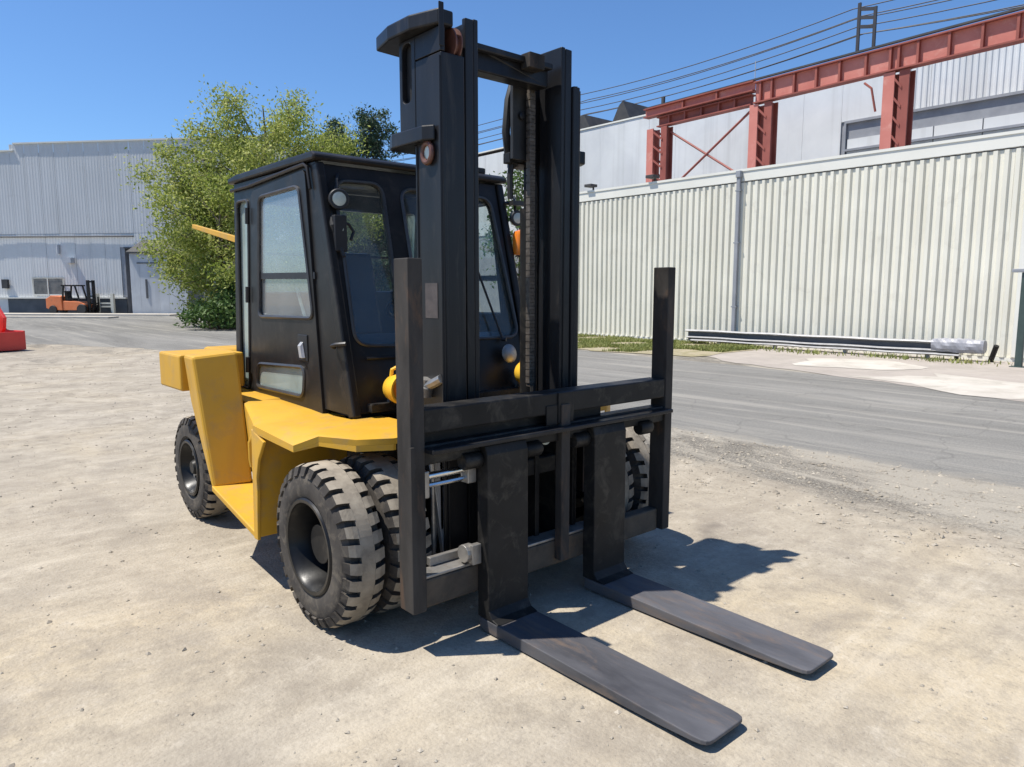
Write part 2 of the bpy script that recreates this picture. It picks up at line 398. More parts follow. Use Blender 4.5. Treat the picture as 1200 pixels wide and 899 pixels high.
# ------------------------------------------------------------------ mesh helpers
class MB:
    def __init__(s, tf=None):
        s.v, s.f, s.tf = [], [], tf
    def add(s, vs, fs):
        o = len(s.v)
        s.v += [tuple(s.tf(*p)) if s.tf else tuple(p) for p in vs]
        s.f += [tuple(i + o for i in f) for f in fs]
        return s
    def box(s, x0, x1, y0, y1, z0, z1):
        return s.add([(x0, y0, z0), (x1, y0, z0), (x1, y1, z0), (x0, y1, z0), (x0, y0, z1), (x1, y0, z1), (x1, y1, z1), (x0, y1, z1)],
                     [(0, 3, 2, 1), (4, 5, 6, 7), (0, 1, 5, 4), (1, 2, 6, 5), (2, 3, 7, 6), (3, 0, 4, 7)])
    def hexa(s, p):
        return s.add(p, [(0, 3, 2, 1), (4, 5, 6, 7), (0, 1, 5, 4), (1, 2, 6, 5), (2, 3, 7, 6), (3, 0, 4, 7)])
    def prism(s, pts, vec):
        n = len(pts)
        vec = Vector(vec)
        a = [Vector(p) for p in pts]
        b = [p + vec for p in a]
        return s.add(a + b, [tuple(range(n))[::-1], tuple(range(n, 2 * n))] + [(i, (i + 1) % n, n + (i + 1) % n, n + i) for i in range(n)])
    def plate(s, loops, vec):
        """flat plate with holes: loops of 3D points (outer first), thickness along vec"""
        vec = Vector(vec)
        L = [[Vector(p) for p in lp] for lp in loops]
        flat = [p for lp in L for p in lp]
        tri = tessellate_polygon(L)
        n = len(flat)
        fs = [tuple(t) for t in tri] + [tuple(i + n for i in t)[::-1] for t in tri]
        o = 0
        for lp in L:
            k = len(lp)
            fs += [(o + i, o + (i + 1) % k, n + o + (i + 1) % k, n + o + i) for i in range(k)]
            o += k
        return s.add(flat + [p + vec for p in flat], fs)
    def tube(s, pts, r, seg=8, cap=True, closed=False):
        P = [Vector(p) for p in pts]
        n = len(P)
        rs = r if isinstance(r, (list, tuple)) else [r] * n
        up0 = None
        vs, fs = [], []
        for i, p in enumerate(P):
            if closed:
                t = (P[(i + 1) % n] - P[i - 1]).normalized()
            else:
                t = (P[min(i + 1, n - 1)] - P[max(i - 1, 0)]).normalized()
            if up0 is None:
                up0 = Vector((0, 0, 1)) if abs(t.z) < 0.9 else Vector((1, 0, 0))
            a = t.cross(up0)
            if a.length < 1e-5:
                a = t.orthogonal()
            a.normalize()
            bb = a.cross(t).normalized()
            up0 = bb
            for k in range(seg):
                an = 2 * math.pi * k / seg
                vs.append(p + (a * math.cos(an) + bb * math.sin(an)) * rs[i])
        m = n if closed else n - 1
        for i in range(m):
            j = (i + 1) % n
            for k in range(seg):
                k2 = (k + 1) % seg
                fs.append((i * seg + k, i * seg + k2, j * seg + k2, j * seg + k))
        if cap and not closed:
            fs.append(tuple(range(seg))[::-1])
            fs.append(tuple((n - 1) * seg + k for k in range(seg)))
        return s.add(vs, fs)
    def lathe(s, o, axis, prof, seg=32, closed=False, cap=True):
        """prof: (distance along axis, radius)"""
        o = Vector(o)
        ax = Vector(axis).normalized()
        a = ax.orthogonal().normalized()
        b = ax.cross(a)
        vs, fs = [], []
        n = len(prof)
        for t, r in prof:
            for k in range(seg):
                an = 2 * math.pi * k / seg
                vs.append(o + ax * t + (a * math.cos(an) + b * math.sin(an)) * r)
        for i in range(n if closed else n - 1):
            j = (i + 1) % n
            for k in range(seg):
                k2 = (k + 1) % seg
                fs.append((i * seg + k, i * seg + k2, j * seg + k2, j * seg + k))
        if not closed and cap:
            if prof[0][1] > 1e-4:
                fs.append(tuple(range(seg))[::-1])
            if prof[-1][1] > 1e-4:
                fs.append(tuple((n - 1) * seg + k for k in range(seg)))
        return s.add(vs, fs)
    def build(s, name, m, parent=None, bev=0.0, smooth=False, mirror=False):
        me = bpy.data.meshes.new(name)
        me.from_pydata(s.v, [], s.f)
        me.validate()
        bm = bmesh.new()
        bm.from_mesh(me)
        bmesh.ops.remove_doubles(bm, verts=bm.verts, dist=1e-6)
        bmesh.ops.recalc_face_normals(bm, faces=bm.faces)
        bm.to_mesh(me)
        bm.free()
        me.materials.append(M[m] if isinstance(m, str) else m)
        o = bpy.data.objects.new(name, me)
        C.objects.link(o)
        if parent:
            o.parent = parent
        if smooth:
            me.polygons.foreach_set('use_smooth', [True] * len(me.polygons))
            me.set_sharp_from_angle(angle=R(40))
        if bev:
            b = o.modifiers.new('bevel', 'BEVEL')
            b.width = bev
            b.segments = 2
            b.limit_method = 'ANGLE'
            b.angle_limit = R(50)
        return o

def raw(name, verts, faces, m, parent=None):
    me = bpy.data.meshes.new(name)
    me.from_pydata(verts, [], faces)
    me.materials.append(M[m] if isinstance(m, str) else m)
    o = bpy.data.objects.new(name, me)
    C.objects.link(o)
    if parent:
        o.parent = parent
    return o

def empty(name, loc=(0, 0, 0), parent=None):
    o = bpy.data.objects.new(name, None)
    o.empty_display_size = 0.2
    o.location = loc
    C.objects.link(o)
    if parent:
        o.parent = parent
    return o

def tag(o, label, cat, group=None, kind=None):
    o['label'] = label
    o['category'] = cat
    if group:
        o['group'] = group
    if kind:
        o['kind'] = kind
    return o

def stuff(o, label, cat):
    return tag(o, label, cat, None, 'stuff')

def structure(o, label, cat):
    return tag(o, label, cat, None, 'structure')

def rpoly(pts, r, n=4):
    """round the corners of a 2D polygon"""
    out = []
    k = len(pts)
    for i in range(k):
        p, a, b = Vector(pts[i]), Vector(pts[i - 1]), Vector(pts[(i + 1) % k])
        rr = r[i] if isinstance(r, (list, tuple)) else r
        u, w = (a - p), (b - p)
        rr = min(rr, u.length * 0.45, w.length * 0.45)
        s, e = p + u.normalized() * rr, p + w.normalized() * rr
        for j in range(n + 1):
            t = j / n
            q = s * (1 - t) ** 2 + p * 2 * t * (1 - t) + e * t * t
            out.append((q.x, q.y))
    return out

def grow(pts, d):
    """push a convex 2D polygon outward by d (about)"""
    c = sum((Vector(p) for p in pts), Vector((0, 0))) / len(pts)
    out = []
    for p in pts:
        v = Vector(p) - c
        out.append((p[0] + (d if v.x > 0 else -d), p[1] + (d if v.y > 0 else -d)))
    return out

# ------------------------------------------------------------------ ground, road, aprons
def ragged(pts, step, amp, seed):
    """resample a closed 2D outline and make it uneven"""
    r = random.Random(seed)
    out = []
    k = len(pts)
    for i in range(k):
        a, b = Vector(pts[i]), Vector(pts[(i + 1) % k])
        n = max(1, int((b - a).length / step))
        for j in range(n):
            q = a.lerp(b, j / n)
            out.append((q.x + r.uniform(-amp, amp), q.y + r.uniform(-amp, amp)))
    return out

def sheet(name, outline, z, m):
    pts = [Vector((x, y, z)) for x, y in outline]
    tri = tessellate_polygon([pts])
    o = raw(name, pts, [tuple(t) for t in tri], m)
    bm = bmesh.new()
    bm.from_mesh(o.data)
    bmesh.ops.recalc_face_normals(bm, faces=bm.faces)
    if bm.faces[0].normal.z < 0:
        bmesh.ops.reverse_faces(bm, faces=bm.faces)
    bm.to_mesh(o.data)
    bm.free()
    return o

g = raw('ground', [(-1500, -1500, 0), (1500, -1500, 0), (1500, 1500, 0), (-1500, 1500, 0)], [(0, 1, 2, 3)], 'dirt')
structure(g, 'pale packed dirt lot with scattered gravel around the forklift', 'ground')
edge = [(4.5, -40), (4.35, -8), (4.2, -3), (4.15, 0), (4.2, 4), (4.0, 9), (3.9, 14), (3.6, 19), (2.0, 24), (-3, 28), (-14, 31), (-60, 34)]
ro = []
r_ = random.Random(3)
for a, b in zip(edge, edge[1:]):
    a, b = Vector(a), Vector(b)
    n = max(2, int((b - a).length / 0.35))
    for j in range(n):
        q = a.lerp(b, j / n)
        ro.append((q.x + r_.uniform(-0.13, 0.13) + 0.18 * math.sin(q.y * 1.3), q.y + r_.uniform(-0.1, 0.1)))
n_edge = len(ro)
ro += [(-60, 62), (-20, 92), (60, 92), (60, 40), (14.5, 30), (13.4, 18), (12.6, 11), (12.2, 6), (11.6, 2.6), (10.8, 0.4), (10.4, -4), (10.6, -40)]
road = sheet('road', ro, 0.005, 'asphalt')
for v_ in list(road.data.vertices)[:n_edge]:      # the worn near edge feathers down to the dirt
    v_.co.z = 0.0012
structure(road, 'worn grey asphalt drive running past the corrugated wall', 'road')
ap = ragged([(10.55, -14), (18, -14), (18, 8.6), (14.2, 8.4), (12.9, 7.0), (12.0, 4.2), (11.3, 2.0), (10.55, 0.1)], 0.5, 0.12, 5)
structure(sheet('concrete_apron', ap, 0.009, 'pink_concrete'), 'weathered concrete apron in front of the guard rail', 'pavement')
for k, (pts, sd) in enumerate([([(10.7, 0.9), (11.5, 2.2), (12.0, 3.4), (13.2, 2.3), (13.9, 2.4), (12.9, 0.2), (11.7, -1.0), (10.8, -1.2)], 8),
                               ([(13.1, 5.2), (15.2, 5.9), (16.0, 4.2), (14.9, 2.9), (13.6, 3.4)], 9)]):
    structure(sheet('concrete_patch', ragged(pts, 0.4, 0.12, sd), 0.013 + 0.003 * k, 'concrete'),
              'pale worn concrete patch beside the asphalt edge' if k == 0 else 'smaller pale concrete patch close to the guard rail', 'pavement')

# pebbles and lumps of earth lying on the lot
def pebble_field(name, n, area, smin, smax, seed, m='stone'):
    rs = np.random.RandomState(seed)
    base = np.array([(1, 0, 0), (-1, 0, 0), (0, 1, 0), (0, -1, 0), (0, 0, 1), (0, 0, -1)], float)
    fc = [(0, 2, 4), (2, 1, 4), (1, 3, 4), (3, 0, 4), (2, 0, 5), (1, 2, 5), (3, 1, 5), (0, 3, 5)]
    V, F = [], []
    x0, x1, y0, y1 = area
    for i in range(n):
        px, py = rs.uniform(x0, x1), rs.uniform(y0, y1)
        s = smin * (smax / smin) ** (rs.rand() ** 3.0)
        b = base * s * rs.uniform(0.6, 1.3, 3) * np.array([1, 1, 0.6]) + rs.normal(0, s * 0.12, (6, 3))
        a = rs.uniform(0, 6.28)
        ca, sa = math.cos(a), math.sin(a)
        b = np.stack([b[:, 0] * ca - b[:, 1] * sa + px, b[:, 0] * sa + b[:, 1] * ca + py, b[:, 2] + s * 0.15], 1)
        o = len(V)
        V += [tuple(q) for q in b]
        F += [(u + o, v + o, w + o) for u, v, w in fc]
    return raw(name, V, F, m)
stuff(pebble_field('gravel', 9000, (-5, 4.4, -3.2, 9), 0.003, 0.017, 21), 'small stones strewn over the dirt around the forklift', 'gravel')
stuff(pebble_field('gravel', 9000, (2.4, 4.75, -3.5, 9), 0.005, 0.026, 22), 'loose grey gravel along the edge of the asphalt', 'gravel')
stuff(pebble_field('gravel', 2600, (-8, 4.0, 9, 24), 0.006, 0.022, 23), 'loose gravel at the back of the dirt lot', 'gravel')

# ------------------------------------------------------------------ corrugated wall building on the right
WX = 18.0
bld = empty('corrugated_building', (WX, 8, 0))
tag(bld, 'long low ivory corrugated metal building with plain fascia', 'building')
def wpart(mb, name, m, parent, **k):
    o = mb.build(name, m, parent, **k)
    return o
def at_parent(o, p):
    o.matrix_parent_inverse = Matrix.Translation(p.location).inverted()
    return o
PITCH = 0.235
def clad_profile(y0, n, dep):
    pts = []
    for i in range(n):
        y = y0 + i * PITCH
        pts += [(0.0, y), (0.0, y + 0.085), (-dep, y + 0.115), (-dep, y + 0.205)]
    pts.append((0.0, y0 + n * PITCH))
    return pts
Y0, NR, NP = -4.1, 4, 25
zt = 5.06
for k in range(NP):
    y0 = Y0 + k * NR * PITCH
    off = rng.uniform(-0.004, 0.004)
    pr = clad_profile(y0, NR, 0.062)
    pr = [(a + off, b) for a, b in pr]
    mb = MB()
    zs = [0.10 + rng.uniform(-0.01, 0.01), 1.4, 2.7, 4.0, zt]
    vs = []
    for z in zs:
        w = rng.uniform(-0.005, 0.005)
        vs += [(WX + a + w, b, z) for a, b in pr]
    n = len(pr)
    fs = [(r * n + i, r * n + i + 1, (r + 1) * n + i + 1, (r + 1) * n + i) for r in range(len(zs) - 1) for i in range(n - 1)]
    mb.add(vs, fs)
    at_parent(mb.build('cladding_sheet', 'ivory', bld), bld)
YE = Y0 + NP * NR * PITCH
at_parent(MB().box(WX + 0.03, WX + 1.2, Y0, YE, 0.0, 5.3).build('wall_core', 'grey_trim', bld), bld)
at_parent(MB().box(WX - 0.05, WX + 1.4, Y0, YE + 0.02, zt + 0.035, 5.45).build('fascia', 'ivory_trim', bld, bev=0.01), bld)
at_parent(MB().box(WX - 0.075, WX - 0.052, Y0, YE + 0.02, 5.40, 5.475).build('fascia_cap', 'ivory_trim', bld), bld)
at_parent(MB().box(WX + 0.9, WX + 5.9, Y0, YE, 5.46, 5.52).build('roof', 'grey_trim', bld), bld)
at_parent(MB().box(WX - 0.04, WX + 0.025, Y0, YE, 0.0, 0.10).build('base_flashing', 'ivory_trim', bld), bld)
dp = MB().box(WX - 0.17, WX - 0.075, 9.72, 9.84, 0.35, 5.40)
dp.box(WX - 0.20, WX - 0.06, 9.70, 9.86, 5.22, 5.42)
at_parent(dp.build('downpipe', 'grey_trim', bld, bev=0.01), bld)
for z in (1.2, 3.2, 4.8):
    at_parent(MB().box(WX - 0.175, WX - 0.06, 9.69, 9.87, z, z + 0.04).build('pipe_strap', 'grey_trim', bld), bld)
for y in (13.2, 16.1):   # small floodlights on the parapet
    mb = MB().box(WX + 0.10, WX + 0.15, y, y + 0.06, 5.45, 5.60)
    mb.box(WX - 0.20, WX + 0.16, y - 0.14, y + 0.20, 5.60, 5.70)
    at_parent(mb.build('floodlight', 'dark_roof', bld, bev=0.01), bld)
# flat corner panel at the near end
at_parent(MB().box(WX - 0.085, WX - 0.066, 0.6, 2.2, 0.12, zt).build('flat_panel', 'ivory_trim', bld), bld)

# guard rail lying along the wall
gr = empty('guard_rail', (17.3, 7.0, 0))
tag(gr, 'low galvanised guard rail running along the foot of the corrugated wall', 'guard rail')
def rail(z, x, y0, y1, h):
    mb = MB()
    prof = [(0.0, 0.0), (-0.05, 0.02), (-0.075, 0.05), (-0.05, 0.085), (0.0, 0.105)]
    prof = [(a, b * h / 0.105) for a, b in prof]
    n = 14
    vs = []
    for i in range(n + 1):
        y = y0 + (y1 - y0) * i / n
        w = 0.012 * math.sin(i * 1.7)
        vs += [(x + a + w, y, z + b + w * 0.5) for a, b in prof] + [(x + a + 0.02 + w, y, z + b + w * 0.5) for a, b in prof[::-1]]
    m = 2 * len(prof)
    fs = [(i * m + j, i * m + (j + 1) % m, (i + 1) * m + (j + 1) % m, (i + 1) * m + j) for i in range(n) for j in range(m)]
    fs += [tuple(range(m)), tuple(n * m + j for j in range(m))[::-1]]
    return mb.add(vs, fs)
for z, x, y0, y1, h in ((0.40, 17.36, 3.6, 11.2, 0.075), (0.20, 17.30, 3.4, 11.1, 0.06), (0.11, 17.24, 3.1, 10.9, 0.06)):
    at_parent(rail(z, x, y0, y1, h).build('rail', 'galv', gr, smooth=True), gr)
at_parent(MB().box(17.385, 17.50, 3.2, 11.15, 0.10, 0.398).build('backing_channel', 'recess', gr, bev=0.01), gr)
for y in (3.9, 6.0, 8.1, 10.0, 11.05):
    at_parent(MB().box(17.42, 17.52, y - 0.05, y + 0.05, 0.0, 0.40).build('post', 'galv', gr, bev=0.008), gr)
# grey tarpaulin wrapped round the near end
tp = MB()
nu, nv = 16, 14
vs = []
for i in range(nu + 1):
    y = 3.75 - 1.15 * i / nu
    for j in range(nv):
        a = 2 * math.pi * j / nv
        rr = 0.185 * (1 + 0.05 * math.sin(3 * a + i * 0.9) + 0.035 * math.sin(5 * a - i * 1.7)) / max(abs(math.cos(a)), abs(math.sin(a))) ** 0.45 * (0.86 + 0.14 * math.sin(math.pi * i / nu))
        vs.append((17.35 + rr * 0.95 * math.cos(a), y, 0.37 + rr * 0.98 * math.sin(a)))
fs = [(i * nv + j, i * nv + (j + 1) % nv, (i + 1) * nv + (j + 1) % nv, (i + 1) * nv + j) for i in range(nu) for j in range(nv)]
fs += [tuple(range(nv)), tuple(nu * nv + j for j in range(nv))[::-1]]
tp.add(vs, fs)
at_parent(tp.build('tarpaulin_wrap', 'tarp', gr), gr)
at_parent(MB().tube([(17.35, 3.2, 0.0), (17.35, 3.2, 0.22)], 0.05).tube([(17.45, 2.5, 0.0), (17.30, 2.35, 0.42)], 0.06).build('end_strut', 'black', gr), gr)

ps = empty('steel_post', (16.6, 1.72, 0))
tag(ps, 'dark green steel post with flat cap at the right edge of the wall', 'post')
at_parent(MB().box(16.55, 16.67, 1.64, 1.78, 0.0, 2.12).build('shaft', 'green_post', ps, bev=0.01), ps)
at_parent(MB().box(16.50, 16.72, 1.50, 1.96, 2.125, 2.20).build('cap', 'grey_trim', ps, bev=0.01), ps)
at_parent(MB().box(16.48, 16.74, 1.56, 1.86, 0.0, 0.025).build('foot_plate', 'green_post', ps), ps)
db = empty('loading_door', (17.9, 0.6, 0))
tag(db, 'pale blue grey roller door behind the green post at the wall end', 'door')
for i in range(9):
    at_parent(MB().box(17.84, 17.90, -1.6, 1.55, 0.12 + i * 0.23, 0.335 + i * 0.23).build('slat', 'far_clad', db, bev=0.01), db)
at_parent(MB().box(17.82, 17.905, 1.56, 1.66, 0.02, 2.3).build('jamb', 'grey_trim', db), db)
at_parent(MB().box(17.82, 17.905, -1.6, 1.66, 2.305, 2.45).build('lintel', 'grey_trim', db), db)

# ------------------------------------------------------------------ red crane gantry behind the wall
GA = 0.073
gd = Vector((math.sin(GA), math.cos(GA), 0))
gn_ = Vector((math.cos(GA), -math.sin(GA), 0))
def gf(s, o, z):
    p = Vector((20.5, 0, 0)) + gd * (s - 1.495) + gn_ * o
    return (p.x, p.y, z)
gan = empty('crane_gantry', gf(12, 0, 0))
tag(gan, 'red oxide steel crane gantry standing above the corrugated wall', 'gantry')
def gbuild(mb, name, m, **k):
    return at_parent(mb.build(name, m, gan, **k), gan)
def gcol(s0, s1, zb, ztop):
    col = empty('column', (0, 0, 0), gan)
    col.matrix_parent_inverse = Matrix.Translation(gan.location).inverted()
    w = 0.18
    mb = MB(gf)
    mb.box(s1 - 0.34, s1, 0.0, 0.05, zb, ztop).box(s1 - 0.19, s1 - 0.15, 0.05, 0.37, zb, ztop).box(s1 - 0.34, s1, 0.37, 0.42, zb, ztop)
    mb.build('flange', 'red_steel', col)
    mb = MB(gf)
    mb.box(s0, s0 + 0.30, 0.03, 0.08, zb, ztop).box(s0 + 0.13, s0 + 0.17, 0.08, 0.37, zb, ztop).box(s0, s0 + 0.30, 0.37, 0.42, zb, ztop)
    mb.build('flange', 'red_shaded', col)
    n = int((ztop - zb) / 0.55)
    for i in range(n):
        z = zb + (i + 0.5) * (ztop - zb) / n
        h = 0.5 * (ztop - zb) / n
        a, b = s0 + 0.2, s1 - 0.2
        for o in (0.005, 0.385):
            m2 = MB(gf)
            m2.hexa([(a, o, z - h), (b, o, z + h - 0.09), (b, o + 0.022, z + h - 0.09), (a, o + 0.022, z - h), (a, o, z - h + 0.09), (b, o, z + h), (b, o + 0.022, z + h), (a, o + 0.022, z - h + 0.09)])
            m2.build('lacing_bar', 'red_shaded', col)
for s0, s1 in ((17.02, 18.05), (12.28, 13.16), (7.66, 8.42)):
    gcol(s0, s1, 0.0, 8.27)
def girder(s0, s1, z0, z1, o0, st, m='red_steel'):
    gi = empty('girder', (0, 0, 0), gan)
    gi.matrix_parent_inverse = Matrix.Translation(gan.location).inverted()
    MB(gf).box(s0, s1, o0 + 0.10, o0 + 0.13, z0 + 0.045, z1 - 0.045).build('web', m, gi)
    MB(gf).box(s0, s1, o0 - 0.05, o0 + 0.28, z1 - 0.045, z1).build('flange', 'red_shaded', gi)
    MB(gf).box(s0, s1, o0 - 0.05, o0 + 0.28, z0, z0 + 0.045).build('flange', 'red_shaded', gi)
    for s in st:
        MB(gf).box(s - 0.035, s + 0.035, o0 - 0.02, o0 + 0.10, z0 + 0.045, z1 - 0.045).build('stiffener', 'red_shaded', gi)
girder(-12, 13.0, 8.30, 9.04, 0.0, [-9.5, -7.8, -6.1, -4.4, -2.7, -1.0, 0.7, 2.4, 4.05, 4.9, 5.75, 6.6, 7.45, 8.0, 8.25, 9.0, 9.85, 10.65, 11.45, 12.3, 12.75])
girder(13.02, 18.2, 8.74, 9.10, -0.02, [14.6, 16.2], 'red_steel')
girder(13.18, 17.6, 8.31, 8.70, 0.12, [13.9, 14.6, 15.4, 16.2, 17.0], 'red_shaded')
MB(gf)
gbuild(MB(gf).box(-12, 18.2, 0.0, 0.10, 9.105, 9.16), 'crane_rail', 'dark_roof')
for a, b in (((17.0, 8.05), (13.6, 5.9)), ((13.2, 8.2), (16.6, 6.0))):
    gbuild(MB().tube([gf(a[0], 0.25, a[1]), gf(b[0], 0.25 + (0.06 if a[0] > 15 else 0), b[1])], 0.045, 6), 'brace', 'red_shaded')
gbuild(MB(gf).box(17.28, 17.40, 0.1, 0.2, 9.17, 9.45), 'end_stop', 'dark_roof')
gbuild(MB(gf).box(12.98, 13.0, 0.0, 0.02, 9.17, 9.75), 'whip_rod', 'galv')
gbuild(MB().tube([gf(8.6, -0.02, 7.2), gf(8.72, -0.1, 7.9), gf(8.95, -0.1, 8.1)], 0.035, 6), 'bracket', 'red_shaded')

rk = empty('insulator_rack', gf(9.1, 0.05, 9.16))
tag(rk, 'black steel frame carrying the power wires on top of the red girder', 'rack')
def rbuild(mb, name):
    return at_parent(mb.build(name, 'wire', rk), rk)
for s in (8.82, 9.33):
    rbuild(MB(gf).box(s - 0.045, s + 0.045, 0.03, 0.09, 9.165, 10.35 + (0.25 if s > 9 else 0)), 'upright')
for z in (9.78, 10.05, 10.3):
    rbuild(MB(gf).hexa([(8.87, 0.035, z - 0.05), (9.28, 0.035, z + 0.05), (9.28, 0.085, z + 0.05), (8.87, 0.085, z - 0.05), (8.87, 0.035, z + 0.05), (9.28, 0.035, z + 0.15), (9.28, 0.085, z + 0.15), (8.87, 0.085, z + 0.05)]), 'cross_bar')

# power wires, far pole lines running to the rack and past it
wires = [((26, 46, 11.9), (28, 26.32, 12.15), (28, 11.1, 12.58), (28, -4, 12.3)),
         ((26, 46, 11.5), (28, 26.3, 11.80), (28, 11.0, 12.26), (28, -4, 11.9)),
         ((26, 46, 11.1), (28, 26.3, 11.48), (28, 10.9, 11.95), (28, -4, 11.3)),
         ((26.5, 46, 11.3), (28.5, 26.3, 11.66), (28.5, 10.9, 12.1), (28.5, -4, 11.6))]
wires += [((26, 46, 12.4), (28, 26.3, 12.62), (28, 11.2, 13.0), (28, -4, 13.1)),
          ((26.5, 46, 12.1), (28.6, 26.3, 12.45), (28.6, 11.1, 12.85), (28.6, -4, 12.75))]
wl_ = ['third highest of the thin black power wires above the gantry', 'fourth highest thin black power wire above the gantry',
       'lowest of the thin black power wires above the gantry', 'thin black power wire hanging just above the lowest one',
       'highest of the thin black power wires above the gantry', 'second highest of the thin black power wires above the gantry']
for (a, b, c, d), lb in zip(wires, wl_):
    pts = []
    P = [Vector(q) for q in (a, b, c, d)]
    for i in range(3):
        for j in range(10):
            t = j / 10
            q = P[i].lerp(P[i + 1], t)
            q.z -= 0.35 * 4 * t * (1 - t) * ((P[i + 1] - P[i]).length / 20)
            pts.append(q)
    pts.append(P[3])
    tag(MB().tube(pts, 0.022, 5).build('power_wire', 'wire'), lb, 'wire', 'power wires above the gantry')

# ------------------------------------------------------------------ white building behind the gantry
wb = empty('white_building', (25.0, 16, 0))
tag(wb, 'tall pale industrial building behind the red gantry', 'building')
def wbuild(mb, name, m, **k):
    return at_parent(mb.build(name, m, wb, **k), wb)
BX = 25.0
def wall_top(y):
    return 9.62 + (0.16 if y < 23 else 0)
y = -14.0
while y < 44:
    w = 1.5
    ribbed = y < 7.9
    z1 = 10.1 if ribbed else wall_top(y)
    z0 = 7.95 if y < 9.4 else 5.0
    off = rng.uniform(-0.012, 0.012)
    mb = MB()
    if ribbed:
        n = 8
        pts = []
        for i in range(n):
            yy = y + i * w / n
            pts += [(0, yy), (0, yy + 0.07), (-0.03, yy + 0.10), (-0.03, yy + 0.155)]
        pts.append((0, y + w))
        vs = [(BX + off + a, b, z) for z in (z0, z1) for a, b in pts]
        k = len(pts)
        mb.add(vs, [(i, i + 1, k + i + 1, k + i) for i in range(k - 1)])
    else:
        mb.box(BX - 0.02 + off, BX + 0.02, y + 0.004, y + w - 0.004, z0, z1)
    wbuild(mb, 'cladding_sheet', 'white_clad')
    y += w
wbuild(MB().box(BX + 0.025, BX + 12, -14, 44.5, 0, 9.55), 'wall_core', 'grey_trim')
# recessed window band to the right
wbuild(MB().box(BX - 0.10, BX + 0.02, -14, 9.85, 7.86, 7.95), 'head_flashing', 'grey_trim')
wbuild(MB().box(BX - 0.10, BX + 0.02, 9.78, 9.86, 5.0, 7.86), 'band_jamb', 'grey_trim')
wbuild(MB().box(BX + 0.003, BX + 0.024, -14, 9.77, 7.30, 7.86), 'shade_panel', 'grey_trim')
for k in range(16):
    y0 = -13.9 + k * 1.48
    wbuild(MB().box(BX - 0.03, BX + 0.022, y0, y0 + 1.44, 6.4, 7.29), 'translucent_panel', 'white_clad' if k % 5 != 3 else 'far_clad')
wbuild(MB().box(BX - 0.14, BX - 0.03, -14, 9.77, 6.85, 6.93), 'sill_pipe', 'grey_trim')
wbuild(MB().box(BX - 0.06, BX + 0.03, 9.9, 44, 9.79, 9.86), 'coping', 'ivory_trim')
for y0, y1, z0, z1 in ((23.2, 25.6, 9.87, 10.75), (20.6, 21.9, 9.87, 10.95)):
    mb = MB().prism([(BX + 0.6, y0, z0), (BX + 0.6, y1, z0), (BX + 0.6, y1 - 0.5, z1 - 0.2), (BX + 0.6, y0 + 0.55, z1)], (3, 0, 0))
    wbuild(mb, 'roof_vent', 'dark_roof')
wbuild(MB().prism([(BX + 0.2, 27.6, 9.87), (BX + 3.5, 27.6, 10.9), (BX + 7, 27.6, 9.87)], (0, 16, 0)), 'roof', 'brown_roof')

# ------------------------------------------------------------------ far grey building on the left
FQ = Vector((10.368, 61.17, 0))
fd = Vector((-0.65976, 0.75147, 0))
fn = Vector((-0.75147, -0.65976, 0))
def ff(s, o, z):
    p = FQ + fd * s + fn * o
    return (p.x, p.y, z)
fb = empty('far_building', ff(0, 0, 0))
tag(fb, 'large blue grey metal clad warehouse across the yard', 'building')
def fbuild(mb, name, m, **k):
    return at_parent(mb.build(name, m, fb, **k), fb)
s = -16.0
while s < 46:
    w = 1.25
    top = 12.95 if s < 6.1 else 12.42
    for (z0, z1, m, pr) in ((6.15, top, 'far_clad_up', 0.014), (1.24, 6.13, 'far_clad', 0.0)):
        a, b = s, s + w - 0.012
        if z1 < 7:
            if a < -2.55 and b > -4.5:
                z0 = 5.08
        n = 5
        pts = []
        for i in range(n):
            y0 = a + (b - a) * i / n
            st = (b - a) / n
            pts += [(y0, 0), (y0 + st * 0.45, 0), (y0 + st * 0.6, 0.006), (y0 + st * 0.85, 0.006)]
        pts.append((b, 0))
        off = pr + rng.uniform(-0.012, 0.012)
        k = len(pts)
        mb = MB(ff).add([(p, q + off, z) for z in (z0, z1) for p, q in pts], [(i, i + 1, k + i + 1, k + i) for i in range(k - 1)])
        fbuild(mb, 'cladding_sheet', m)
    s += w
fbuild(MB(ff).box(-16, 46, -14, -0.05, 5.1, 12.3), 'wall_core', 'grey_trim')
fbuild(MB(ff).box(-2.6, 46, -14, -0.05, 0, 5.09), 'wall_core', 'grey_trim')
fbuild(MB(ff).box(-16, -4.5, -14, -0.05, 0, 5.09), 'wall_core', 'grey_trim')
fbuild(MB(ff).box(-16, 6.1, -0.1, 0.12, 12.96, 13.06), 'coping', 'ivory_trim')
fbuild(MB(ff).box(6.1, 46, -0.1, 0.12, 12.43, 12.53), 'coping', 'ivory_trim')
fbuild(MB(ff).box(-2.6, 7.6, 0.0, 0.10, 0.0, 1.15), 'dock_wall', 'dark_band')
fbuild(MB(ff).box(7.62, 46, 0.0, 0.10, 0.0, 1.15), 'dock_wall', 'far_clad')
fbuild(MB(ff).box(-2.6, 46, 0.0, 0.22, 1.155, 1.26), 'dock_ledge', 'ivory_trim')
wf = fbuild(MB(ff).plate([[(2.62, 0.10, 1.40), (5.40, 0.10, 1.40), (5.40, 0.10, 2.80), (2.62, 0.10, 2.80)],
                          [(2.75, 0.10, 1.50), (5.27, 0.10, 1.50), (5.27, 0.10, 2.70), (2.75, 0.10, 2.70)]], (0, 0, 0)).box(3.98, 4.06, 0.06, 0.12, 1.5, 2.7), 'window', 'ivory_trim')
